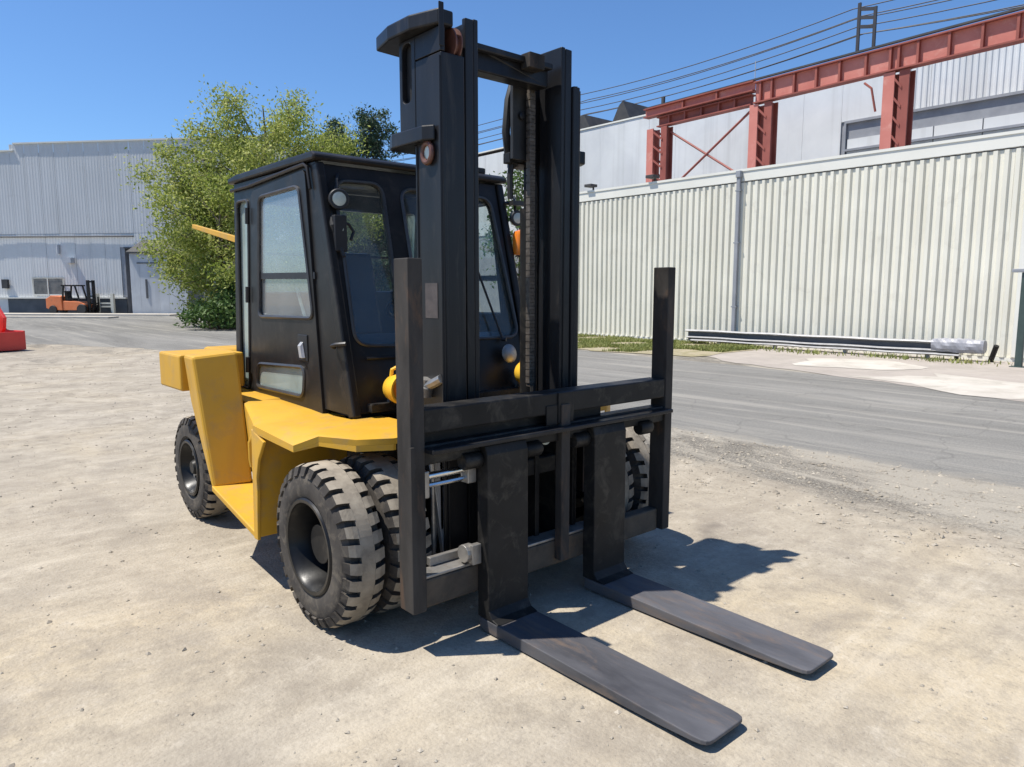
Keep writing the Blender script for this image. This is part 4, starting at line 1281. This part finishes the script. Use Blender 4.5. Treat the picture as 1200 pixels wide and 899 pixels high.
for x0, dx, s_ in ((CXL, 0.05, 1), (CXR, -0.05, -1)):
    fw_ = 0.0 if s_ > 0 else -0.13            # the far door reaches a little further forward
    door_o = DO[:2] + [(DO[2][0] + fw_ * 0.3, DO[2][1]), (DO[3][0] + fw_, DO[3][1])]
    w_up = WU[:2] + [(WU[2][0] + fw_ * 0.6, WU[2][1]), (WU[3][0] + fw_, WU[3][1])]
    w_lo = WL[:2] + [(WL[2][0] + fw_, WL[2][1]), (WL[3][0] + fw_, WL[3][1])]
    body = MB()
    inner = grow(door_o, -0.012)
    body.plate([L3(x0, side), L3(x0, rpoly(inner, 0.06)), L3(x0, rpoly(quarter, [0.03, 0.07, 0.05, 0.03]))], (dx, 0, 0))
    P(body, 'cab_side', 'cab_black', bev=0.006)
    qg = P(MB().plate([L3(x0 + dx * 0.4, rpoly(quarter, [0.03, 0.07, 0.05, 0.03]))], (dx * 0.1, 0, 0)), 'quarter_window', 'dusty_glass')
    seal(x0 - s_ * 0.002, quarter, s_, qg, 0.010, 0.05)
    xd = x0 - s_ * 0.016
    dr_ = MB()
    win_all = [(1.915, 1.525), (1.83, 2.325), w_up[2], w_lo[3]]
    dr_.plate([L3(xd, rpoly(door_o, 0.05)), L3(xd, rpoly(win_all, 0.05)), L3(xd, rpoly(w_kick, 0.06))], (s_ * 0.045, 0, 0))
    door = P(dr_, 'door', 'cab_black', bev=0.005)
    xg = xd + s_ * 0.007
    MB().plate([L3(xg, rpoly(w_up, [0.005, 0.03, 0.05, 0.005]))], (s_ * 0.005, 0, 0)).build('upper_pane', 'door_glass' if s_ > 0 else 'glass', door)
    MB().plate([L3(xg + s_ * 0.008, rpoly(w_lo, [0.05, 0.005, 0.005, 0.05]))], (s_ * 0.005, 0, 0)).build('lower_pane', 'door_glass' if s_ > 0 else 'glass', door)
    MB().hexa([(xd + s_ * 0.004, 1.925, 1.782), (xd + s_ * 0.004, 1.06 + fw_, 1.772), (xd + s_ * 0.03, 1.06 + fw_, 1.772), (xd + s_ * 0.03, 1.925, 1.782),
               (xd + s_ * 0.004, 1.925, 1.822), (xd + s_ * 0.004, 1.06 + fw_, 1.812), (xd + s_ * 0.03, 1.06 + fw_, 1.812), (xd + s_ * 0.03, 1.925, 1.822)]).build('sliding_rail', 'dash', door)
    MB().plate([L3(xg, rpoly(w_kick, 0.06))], (s_ * 0.005, 0, 0)).build('kick_pane', 'dusty_glass', door)
    seal(xd - s_ * 0.001, win_all, s_, door, 0.012, 0.06)
    seal(xd - s_ * 0.001, w_kick, s_, door, 0.014, 0.06)
    # latch
    hd = MB().box(min(xd, xd - s_ * 0.008), max(xd, xd - s_ * 0.008), 1.17, 1.30, 1.265, 1.43)
    hd.build('latch_plate', 'dash', door, bev=0.004)
    MB().prism([(xd - s_ * 0.009, 1.195, 1.285), (xd - s_ * 0.03, 1.205, 1.285), (xd - s_ * 0.03, 1.225, 1.36), (xd - s_ * 0.009, 1.225, 1.385)], (0, 0.035, 0)).build('door_handle', 'galv', door, bev=0.003)
    for yy, zz in ((2.005, 2.16), (2.06, 1.62), (2.115, 1.12)):
        MB().tube([(xd - s_ * 0.012, yy + 0.02, zz), (xd - s_ * 0.012, yy + 0.01, zz + 0.11)], 0.016, 8).build('door_hinge', 'dash', door)
    # gutter along the roof edge
    P(MB().tube([(xd, 2.33, 2.415), (xd, 2.0, 2.415), (xd, 1.14, 2.452), (xd, 1.10, 2.43), (xd, 1.07, 2.30)], 0.012, 6), 'rain_gutter', 'cab_black', smooth=True)

# windscreen frame in the raked front plane
def wsp(x, t, o=0.0):
    """t: height z, o: offset outwards"""
    return (x, 0.66 + 0.25 * (t - 0.97) - o * 0.97, t + o * 0.24)
ws_l = [(-0.605, 1.385), (-0.585, 2.355), (-0.255, 2.365), (-0.275, 1.365)]
ws_r = [(-0.125, 1.385), (-0.125, 2.35), (0.615, 2.345), (0.675, 1.385)]
o_out = [(CXL + 0.052, 0.99), (CXL + 0.052, 2.45), (CXR - 0.052, 2.45), (CXR - 0.052, 0.99)]
fr = MB().plate([[wsp(a, b) for a, b in o_out]] + [[wsp(a, b) for a, b in rpoly(w, 0.09, 6)] for w in (ws_l, ws_r)], Vector((0, 0.045, -0.011)))
P(fr, 'windscreen_frame', 'cab_black', bev=0.006)
for w in (ws_l, ws_r):
    gp = P(MB().plate([[wsp(a, b, -0.02) for a, b in rpoly(w, 0.09, 6)]], Vector((0, 0.005, 0))), 'windscreen', 'glass')
    MB().tube([wsp(a, b, 0.002) for a, b in rpoly(w, 0.09, 6)], 0.012, 6, closed=True).build('window_seal', 'rubber_seal', gp, smooth=True)
# front pillars, sloping
for x0, x1 in ((CXL - 0.004, CXL + 0.05), (CXR - 0.05, CXR + 0.004)):
    P(MB().hexa([wsp(x0, 0.97, 0.022), wsp(x1, 0.97, 0.022), wsp(x1, 0.97, -0.05), wsp(x0, 0.97, -0.05),
                 wsp(x0, 2.452, 0.022), wsp(x1, 2.452, 0.022), wsp(x1, 2.452, -0.05), wsp(x0, 2.452, -0.05)]), 'front_pillar', 'cab_black', bev=0.012)
# roof
rf = MB().prism([(CXL - 0.03, 2.36, 2.462), (CXL - 0.03, 2.36, 2.50), (CXL - 0.03, 2.2, 2.515), (CXL - 0.03, 1.03, 2.515), (CXL - 0.03, 0.985, 2.49), (CXL - 0.03, 0.995, 2.462)], (CXR - CXL + 0.06, 0, 0))
P(rf, 'roof', 'cab_black', bev=0.015)
P(MB().box(0.42, 0.62, 1.05, 1.3, 2.517, 2.56), 'roof_vent', 'cab_black', bev=0.01)
# rear wall with window
rw = [(-0.58, 1.69), (-0.58, 2.33), (0.64, 2.33), (0.64, 1.69)]
def rwp(x, z):
    return (x, 2.40 - (z - 0.99) * 0.088, z)
P(MB().plate([[rwp(a, b) for a, b in ((CXL + 0.052, 0.99), (CXL + 0.052, 2.455), (CXR - 0.052, 2.455), (CXR - 0.052, 0.99))], [rwp(a, b) for a, b in rpoly(rw, 0.08, 5)]], (0, -0.04, 0)), 'rear_wall', 'cab_black')
P(MB().plate([[rwp(a, b) for a, b in rpoly(rw, 0.08, 5)]], (0, -0.006, 0)), 'rear_window', 'glass')
P(MB().box(-0.575, 0.625, 2.265, 2.285, 1.965, 1.985), 'rear_window_bar', 'cab_black')
P(MB().box(CXL + 0.06, CXR - 0.06, 0.75, 2.35, 0.955, 0.985), 'cab_floor', 'dash')
# seat, dash, steering wheel
st = empty('seat', (0, 0, 0), fk)
MB().prism([(-0.22, 1.40, 1.22), (-0.22, 1.40, 1.36), (-0.22, 1.50, 1.40), (-0.22, 1.95, 1.35), (-0.22, 1.95, 1.22)], (0.5, 0, 0)).build('cushion', 'navy', st, bev=0.03)
MB().prism([(-0.22, 1.90, 1.36), (-0.22, 2.02, 1.34), (-0.22, 2.16, 1.98), (-0.22, 2.06, 2.0)], (0.5, 0, 0)).build('seat_back', 'navy', st, bev=0.03)
MB().box(-0.2, 0.26, 1.45, 1.95, 0.985, 1.215).build('seat_base', 'dash', st, bev=0.01)
dh = MB().prism([(CXL + 0.06, 0.78, 0.99), (CXL + 0.06, 0.80, 1.36), (CXL + 0.06, 0.98, 1.42), (CXL + 0.06, 1.02, 1.30), (CXL + 0.06, 0.90, 0.99)], (CXR - CXL - 0.12, 0, 0))
P(dh, 'dashboard', 'navy', bev=0.02)
P(MB().prism([(-0.58, 1.30, 0.99), (-0.58, 1.30, 1.22), (-0.58, 1.95, 1.26), (-0.58, 1.95, 0.99)], (0.30, 0, 0)), 'side_console', 'navy', bev=0.03)
P(MB().prism([(-0.63, 2.20, 0.99), (-0.63, 2.17, 1.70), (-0.63, 2.27, 1.70), (-0.63, 2.30, 0.99)], (1.31, 0, 0)), 'rear_trim', 'navy', bev=0.02)
sw = empty('steering_wheel', (0, 0, 0), fk)
ax = Vector((0, 0.55, 0.84))
cw_ = Vector((0.05, 1.12, 1.62))
a_ = Vector((1, 0, 0))
b_ = ax.cross(a_)
MB().tube([cw_ + (a_ * math.cos(t) + b_ * math.sin(t)) * 0.19 for t in [2 * math.pi * i / 28 for i in range(28)]], 0.014, 8, closed=True).build('wheel_rim', 'dash', sw, smooth=True)
MB().tube([cw_, Vector((0.05, 0.96, 1.35))], 0.025, 8).tube([cw_ - a_ * 0.19, cw_ + a_ * 0.19], 0.012, 6).tube([cw_, cw_ - b_ * 0.19], 0.012, 6).build('steering_column', 'dash', sw)
P(MB().tube([(-0.56, 1.2, 1.0), (-0.50, 1.75, 1.72)], 0.012, 6), 'control_lever', 'lens')
P(MB().tube([wsp(0.50, 1.37, 0.03), wsp(0.36, 1.90, 0.03)], 0.008, 6).tube([wsp(0.50, 1.37, 0.02), wsp(0.515, 1.36, 0.05)], 0.014, 6), 'wiper', 'dash')

# lower front panel fittings
P(MB().box(-0.60, 0.66, 0.60, 0.655, 1.0, 1.05), 'front_step_bar', 'black', bev=0.005)
P(MB().tube([wsp(-0.56, 1.30, 0.03), wsp(-0.30, 1.295, 0.03)], 0.010, 6), 'front_rail', 'cab_black')
P(MB().tube([(CXL - 0.01, 0.84, 1.372), (CXL - 0.05, 0.79, 1.385), (CXL - 0.05, 0.745, 1.395), (CXL - 0.01, 0.70, 1.40)], 0.012, 6), 'grab_handle', 'dash', smooth=True)
P(MB().lathe(wsp(0.515, 1.265, 0.05), (0, -1, 0.2), [(0, 0.06), (0.01, 0.065), (0.02, 0.055), (0.03, 0.0)], 20), 'round_gauge', 'steel', smooth=True)

# yellow working lamps on the cab front
for x, z in ((-0.445, 1.135), (0.575, 1.15)):
    lm = empty('headlight', (0, 0, 0), fk)
    o = (x, 0.62, z)
    MB().lathe(o, (0, -1, 0), [(-0.02, 0.0), (-0.02, 0.05), (0.01, 0.075), (0.08, 0.088), (0.125, 0.088), (0.125, 0.078), (0.105, 0.07)], 28).build('lamp_housing', 'lamp_yellow', lm, smooth=True)
    MB().lathe(o, (0, -1, 0), [(0.10, 0.078), (0.108, 0.05), (0.112, 0.0)], 28).build('lens', 'amber', lm, smooth=True)
    MB().tube([(x - 0.02, 0.60, z + 0.07), (x - 0.02, 0.59, z + 0.11), (x, 0.57, z + 0.125), (x + 0.05, 0.57, z + 0.12), (x + 0.06, 0.56, z + 0.09)], 0.012, 6).build('bracket', 'lamp_yellow', lm, smooth=True)
    MB().tube([(x, 0.64, z - 0.05), (x, 0.67, z - 0.12)], 0.016, 6).build('stalk', 'steel', lm)
# round lamps and mirrors on the front pillars
for x, z, r_l in ((-0.60, 2.235, 0.055), (0.80, 2.215, 0.05)):
    ml = empty('pillar_lamp', (0, 0, 0), fk)
    o = (x, 0.93, z)
    MB().lathe(o, (-0.25, -1, 0), [(-0.05, 0.0), (-0.05, r_l * 0.6), (0.0, r_l * 1.08), (0.025, r_l * 1.1), (0.03, r_l)], 24).build('lamp_housing', 'dash', ml, smooth=True)
    MB().lathe(o, (-0.25, -1, 0), [(0.026, r_l), (0.032, r_l * 0.6), (0.035, 0.0)], 24).build('lens', 'lens', ml, smooth=True)
    MB().tube([(x, 0.94, z + 0.04), (x + 0.01, 0.96, z + 0.12), (x + 0.04, 1.0, z + 0.16)], 0.010, 6).build('stalk', 'dash', ml)
for x, z in ((-0.615, 2.06), (-0.60, 2.00)):
    P(MB().lathe((x, 0.90, z), (-0.3, -1, 0.1), [(-0.03, 0.0), (-0.03, 0.03), (0.01, 0.034), (0.02, 0.022), (0.022, 0.0)], 16), 'indicator_lamp', 'lens' if z > 2.03 else 'dash', smooth=True)
P(MB().tube([(-0.63, 0.97, 2.18), (-0.66, 0.90, 2.08), (-0.62, 0.90, 1.98), (-0.61, 0.86, 1.90)], 0.012, 6).tube([(-0.62, 0.93, 2.12), (-0.55, 0.90, 2.09), (-0.52, 0.90, 2.05), (-0.55, 0.88, 2.0)], 0.01, 6), 'lamp_cable', 'hose', smooth=True)
P(MB().box(-0.655, -0.575, 0.875, 0.915, 1.93, 2.14), 'lamp_bracket', 'dash', bev=0.006)
# amber beacon and mirror arm on the right pillar
P(MB().lathe((0.795, 0.88, 1.955), (0, 0, 1), [(0, 0.0), (0, 0.052), (0.02, 0.056), (0.14, 0.056), (0.165, 0.045), (0.18, 0.0)], 24), 'amber_beacon', 'amber', smooth=True)
P(MB().tube([(0.73, 0.98, 2.32), (0.83, 0.93, 2.33), (0.90, 0.90, 2.31), (0.90, 0.90, 2.05)], 0.014, 6).box(0.745, 0.90, 0.90, 0.95, 2.305, 2.335).tube([(0.73, 0.95, 2.0), (0.84, 0.90, 1.94)], 0.014, 6), 'mirror_arm', 'hose')
# yellow prop bar sticking out behind the cab
P(MB().hexa([(-0.60, 2.40, 2.035), (-0.57, 2.40, 2.035), (-0.57, 3.55, 2.235), (-0.60, 3.55, 2.235), (-0.60, 2.40, 2.085), (-0.57, 2.40, 2.085), (-0.57, 3.55, 2.27), (-0.60, 3.55, 2.27)]), 'hood_prop', 'yellow', bev=0.004)

# --- mast
for s_ in (-1, 1):
    def xs(a, b):
        return (min(s_ * a, s_ * b), max(s_ * a, s_ * b))
    ow, fl = (0.53, 0.385) if s_ < 0 else (0.452, 0.398)      # the near channel stands a little wider
    oc = MB()
    oc.box(*xs(ow - 0.03, ow), -0.02, 0.205, 0.14, 2.86).box(*xs(fl, ow - 0.03), -0.02, 0.012, 0.14, 2.86).box(*xs(0.40, ow - 0.03), 0.178, 0.205, 0.14, 2.86)
    P(oc, 'outer_channel', 'mast_steel', bev=0.006)
    ed_ = ow + 0.002
    P(MB().tube([(s_ * ed_, -0.012, 0.2), (s_ * ed_, -0.012, 2.84)], 0.007, 6).tube([(s_ * ed_, 0.197, 0.2), (s_ * ed_, 0.197, 2.44)], 0.007, 6), 'edge_weld', 'mast_steel')
    ic = MB()
    i0 = 0.287 if s_ < 0 else 0.312
    ic.box(*xs(i0, i0 + 0.03), -0.008, 0.175, 0.17, 3.06).box(*xs(i0 + 0.03, i0 + 0.083), -0.008, 0.022, 0.17, 3.055).box(*xs(i0 + 0.03, i0 + 0.083), 0.145, 0.175, 0.17, 3.055)
    P(ic, 'inner_channel', 'mast_steel', bev=0.006)
    # bracket carrying the lift cylinder behind the channel
    bx_ = ow
    slot = rpoly([(0.240, 2.67), (0.240, 2.965), (0.327, 2.965), (0.327, 2.67)], 0.04, 4)
    bk_ = MB().plate([L3(s_ * bx_, [(0.207, 2.525), (0.207, 2.982), (0.355, 2.982), (0.355, 2.525)]), L3(s_ * bx_, slot)], (-s_ * 0.03, 0, 0))
    bk_.box(*xs(0.30, bx_ - 0.03), 0.21, 0.235, 2.527, 2.98).box(*xs(0.30, 0.33), 0.237, 0.355, 2.527, 2.98)
    P(bk_, 'cylinder_bracket', 'mast_steel', bev=0.005)
    P(MB().box(*xs(bx_ - 0.09, bx_ - 0.033), 0.238, 0.35, 2.54, 2.975), 'bracket_core', 'hose')
    if s_ < 0:
     P(MB().plate([L3(s_ * bx_, [(-0.015, 2.865), (-0.015, 2.98), (0.205, 2.98), (0.205, 2.865)])], (-s_ * 0.03, 0, 0)), 'head_plate', 'mast_steel', bev=0.004)
    if s_ < 0:
     P(MB().prism([(s_ * 0.54, -0.02, 2.985), (s_ * 0.595, 0.16, 2.985), (s_ * 0.595, 0.36, 2.985), (s_ * 0.55, 0.55, 2.985), (s_ * 0.28, 0.57, 2.985), (s_ * 0.28, 0.19, 2.985), (s_ * 0.45, 0.19, 2.985), (s_ * 0.45, -0.02, 2.985)], (0, 0, 0.075)), 'top_plate', 'mast_steel', bev=0.01)
    P(MB().prism([(s_ * 0.545, 0.02, 2.445), (s_ * 0.58, 0.08, 2.445), (s_ * 0.58, 0.36, 2.445), (s_ * 0.55, 0.43, 2.445), (s_ * 0.28, 0.43, 2.445), (s_ * 0.28, 0.21, 2.445), (s_ * (bx_ + 0.003), 0.21, 2.445), (s_ * (bx_ + 0.003), 0.03, 2.445)], (0, 0, 0.075)), 'support_plate', 'mast_steel', bev=0.008)
    if s_ < 0:
     P(MB().box(*xs(0.515, 0.545), -0.03, -0.022, 2.88, 3.085), 'lifting_lug', 'mast_steel', bev=0.004)
    if s_ < 0:
     P(MB().lathe((s_ * 0.40, 0.05, 2.92), (s_, 0, 0), [(0.005, 0.03), (0.005, 0.085), (0.012, 0.085), (0.017, 0.066), (0.035, 0.066), (0.04, 0.085), (0.047, 0.085), (0.047, 0.03)], 28), 'chain_sheave', 'copper', smooth=True)
    cy = empty('lift_cylinder', (0, 0, 0), fk)
    MB().tube([(s_ * 0.375, 0.32, 0.25), (s_ * 0.375, 0.32, 2.2)], 0.062, 16).build('barrel', 'black', cy, smooth=True)
    MB().tube([(s_ * 0.375, 0.32, 2.2), (s_ * 0.375, 0.32, 2.62)], 0.04, 16).build('rod', 'black', cy, smooth=True)
    MB().lathe((s_ * 0.405, 0.332, 2.60), (s_, 0, 0), [(0, 0.0), (0.0, 0.05), (0.03, 0.05), (0.03, 0.02), (0.04, 0.0)], 12).build('rod_clip', 'steel', cy, smooth=True)
    # leaf chain: one object of plates
    cn = MB()
    z = 1.13
    k = 0
    while z < 2.83:
        for dx in ((-0.02, -0.008, 0.004, 0.016) if k % 2 else (-0.014, -0.002, 0.010)):
            x = s_ * 0.232 + dx
            cn.box(x, x + 0.005, 0.145, 0.178, z, z + 0.036)
        z += 0.021
        k += 1
    P(cn, 'leaf_chain', 'chain')
    P(MB().tube([(s_ * 0.325, 0.23, 1.0), (s_ * 0.325, 0.23, 2.3), (s_ * 0.28, 0.25, 2.9)], 0.022, 8).tube([(s_ * 0.37, 0.235, 0.5), (s_ * 0.37, 0.235, 2.9)], 0.022, 8).tube([(s_ * 0.21, 0.24, 2.45), (s_ * 0.20, 0.24, 2.9)], 0.025, 8), 'hydraulic_hose', 'hose', smooth=True)
    # tilt cylinder
    P(MB().tube([(s_ * 0.60, 0.10, 0.62), (s_ * 0.56, 0.75, 0.72)], 0.045, 12), 'tilt_cylinder', 'black', smooth=True)
P(MB().box(-0.272, 0.272, 0.06, 0.16, 2.84, 2.965).box(-0.272, 0.272, 0.02, 0.06, 2.93, 2.965), 'mast_crosshead', 'mast_steel', bev=0.008)
P(MB().box(0.06, 0.17, -0.02, 0.055, 2.90, 2.98), 'crosshead_lug', 'rusty', bev=0.004)
P(MB().box(0.13, 0.31, 0.20, 0.225, 2.455, 2.92), 'dark_filler_plate', 'hose', bev=0.004)  # dark filler plate added in place of the shade beside the right channel
P(MB().lathe((0.19, 0.198, 2.70), (0, -1, 0), [(0, 0.0), (0, 0.022), (0.015, 0.022), (0.018, 0.012), (0.018, 0.0)], 12), 'plate_bolt', 'mast_steel')
P(MB().box(-0.39, 0.39, 0.21, 0.25, 0.45, 0.6), 'mast_crossmember', 'black', bev=0.006)
P(MB().box(-0.52, 0.45, 0.02, 0.20, 0.10, 0.138), 'mast_foot', 'black', bev=0.006)
P(MB().tube([(0.20, 0.28, 2.90), (0.165, 0.28, 2.80), (0.145, 0.28, 2.62), (0.165, 0.28, 2.48), (0.22, 0.27, 2.44)], 0.024, 8).tube([(0.19, 0.28, 2.46), (0.175, 0.28, 2.36), (0.18, 0.28, 2.24)], 0.018, 8), 'hose_loop', 'hose', smooth=True)
P(MB().box(0.14, 0.29, 0.24, 0.30, 2.44, 2.50), 'hose_clamp', 'black', bev=0.004)
# fittings on the side of the mast
P(MB().tube([(-0.545, 0.085 + 0.04 * math.cos(t), 2.39 + 0.048 * math.sin(t)) for t in [2 * math.pi * i / 20 for i in range(20)]], 0.014, 8, closed=True), 'hose_ring', 'copper', smooth=True)
P(MB().lathe((-0.532, 0.09, 2.395), (-1, 0, 0), [(0, 0.035), (0.012, 0.033), (0.016, 0.0)], 18), 'ring_plug', 'lens', smooth=True)
P(MB().box(-0.5325, -0.5308, 0.03, 0.14, 1.56, 1.74), 'sticker', 'sticker')
P(MB().lathe((-0.55, 0.14, 1.155), (0, -0.3, 1), [(0, 0.0), (0, 0.05), (0.05, 0.05), (0.055, 0.03), (0.09, 0.03), (0.09, 0.0)], 14).tube([(-0.55, 0.12, 1.2), (-0.545, 0.05, 1.225), (-0.535, 0.0, 1.25)], 0.025, 8), 'pipe_fitting', 'steel', smooth=True)
P(MB().tube([(-0.56, 0.08, 0.25), (-0.55, 0.04, 0.60), (-0.52, 0.02, 1.0)], 0.022, 8).tube([(-0.60, 0.0, 0.30), (-0.60, 0.0, 0.86)], 0.012, 8), 'steel_pipe', 'steel', smooth=True)

# --- carriage and load backrest
for x0, x1, nm in ((-0.945, -0.868, 0), (0.916, 0.985, 1)):
    P(MB().box(x0, x1, -0.33, -0.215, 0.205, 1.843), 'backrest_upright', 'rusty', bev=0.005)
P(MB().box(0.986, 1.02, -0.30, -0.26, 1.70, 1.76), 'upright_bolt', 'black', bev=0.004)
P(MB().box(-0.955, -0.935, -0.345, -0.3305, 0.86, 1.0).box(-0.948, -0.93, -0.3445, -0.3305, 0.9, 0.92), 'upright_hook', 'rusty')
P(MB().box(-0.867, 0.915, -0.325, -0.20, 1.05, 1.165), 'backrest_top_bar', 'black', bev=0.008)
P(MB().box(-0.865, 0.40, -0.26, -0.225, 0.99, 1.048), 'drill_bar', 'black')
P(MB().box(-0.866, 0.914, -0.318, -0.225, 0.90, 0.995), 'carriage_bar', 'black', bev=0.008)
P(MB().box(-0.867, 0.915, -0.392, -0.319, 0.962, 0.985), 'bar_lip', 'mast_steel', bev=0.005)
for x in (-0.60, -0.20, 0.16, 0.72):
    P(MB().lathe((x - 0.05, -0.318, 0.885), (1, 0, 0), [(0, 0.0), (0.0, 0.035), (0.01, 0.042), (0.10, 0.042), (0.11, 0.035), (0.11, 0.0)], 14), 'hook_boss', 'black', smooth=True)
P(MB().box(-0.866, 0.91, -0.295, -0.215, 0.20, 0.34), 'carriage_lower_bar', 'dusty', bev=0.01)
P(MB().box(-0.867, 0.40, -0.29, -0.19, 0.342, 0.356).box(-0.76, -0.50, -0.20, -0.17, 0.357, 0.40), 'lower_ledge', 'steel', bev=0.003)
P(MB().box(0.0, 0.065, -0.345, -0.297, 0.235, 1.10), 'centre_post', 'rusty', bev=0.004)
P(MB().box(-0.015, 0.10, -0.335, -0.322, 1.0, 1.163).box(-0.10, -0.02, -0.332, -0.322, 0.995, 1.10), 'post_head', 'black', bev=0.003)
for x in (-0.30, -0.05, 0.12, 0.24):
    P(MB().box(x - 0.015, x + 0.015, -0.21, 0.13, 0.22, 0.98), 'carriage_side_plate', 'black', bev=0.004)
P(MB().box(-0.285, 0.10, -0.20, -0.15, 0.70, 0.79), 'carriage_mid_bar', 'black', bev=0.006)
P(MB().lathe((-0.04, -0.24, 0.905), (-0.2, -1, 0.1), [(-0.04, 0.0), (-0.04, 0.03), (0.0, 0.034), (0.03, 0.03), (0.045, 0.0)], 14), 'plug_cap', 'lens', smooth=True)
P(MB().hexa([(-0.535, 0.0, 0.30), (-0.52, 0.0, 0.30), (-0.52, 0.03, 0.30), (-0.535, 0.03, 0.30), (-0.61, 0.0, 0.86), (-0.53, 0.0, 0.86), (-0.53, 0.03, 0.86), (-0.61, 0.03, 0.86)]), 'sunlit_sliver', 'galv', bev=0.003)  # added pale plate standing in for the sunlit sliver behind the carriage
P(MB().tube([(-0.86, -0.27, 0.835), (-0.55, -0.27, 0.835)], 0.018, 10).tube([(-0.86, -0.27, 0.79), (-0.55, -0.27, 0.79)], 0.012, 8), 'side_shift_rod', 'chrome', smooth=True)
P(MB().box(-0.60, -0.545, -0.30, -0.24, 0.765, 0.86), 'rod_block', 'steel', bev=0.006)
P(MB().box(-0.865, -0.83, -0.31, -0.23, 0.74, 0.87), 'rod_block', 'steel', bev=0.006)
P(MB().lathe((-0.62, -0.28, 0.41), (1, 0, 0), [(0, 0.02), (0, 0.045), (0.05, 0.045), (0.05, 0.02)], 14).box(-0.60, -0.545, -0.335, -0.30, 0.36, 0.46), 'latch_pin', 'steel', bev=0.003)
# --- forks
def fork(x0, x1):
    f = MB()
    # section stations along the blade: y, inset, z top, z bottom
    stn = [(-0.31, 0, 0.072, 0.012), (-0.40, 0, 0.070, 0.008), (-0.60, 0, 0.068, 0.008), (-1.0, 0, 0.062, 0.010), (-1.4, 0, 0.054, 0.018), (-1.58, 0.0, 0.0505, 0.027),
           (-1.615, 0.004, 0.050, 0.029), (-1.634, 0.012, 0.0495, 0.031), (-1.643, 0.024, 0.049, 0.033), (-1.647, 0.045, 0.048, 0.034)]
    vs = []
    for y, i, a, b in stn:
        vs += [(x0 + i, y, b), (x1 - i, y, b), (x1 - i, y, a), (x0 + i, y, a)]
    fs = [(0, 1, 2, 3)]
    for k in range(len(stn) - 1):
        o = 4 * k
        fs += [(o + j, o + (j + 1) % 4, o + 4 + (j + 1) % 4, o + 4 + j) for j in range(4)]
    e = 4 * (len(stn) - 1)
    fs.append((e, e + 3, e + 2, e + 1))
    f.add(vs, fs)
    return f
for x0, x1 in ((-0.54, -0.274), (0.225, 0.491)):
    fo = empty('fork', (0, 0, 0), fk)
    fork(x0, x1).build('blade', 'fork', fo, bev=0.004)
    MB().prism([(x0, -0.297, 0.0735), (x0, -0.297, 0.958), (x0, -0.36, 0.955), (x0, -0.378, 0.91), (x0, -0.384, 0.12), (x0, -0.41, 0.085), (x0, -0.46, 0.0715)], (x1 - x0, 0, 0)).build('shank', 'black', fo, bev=0.005)
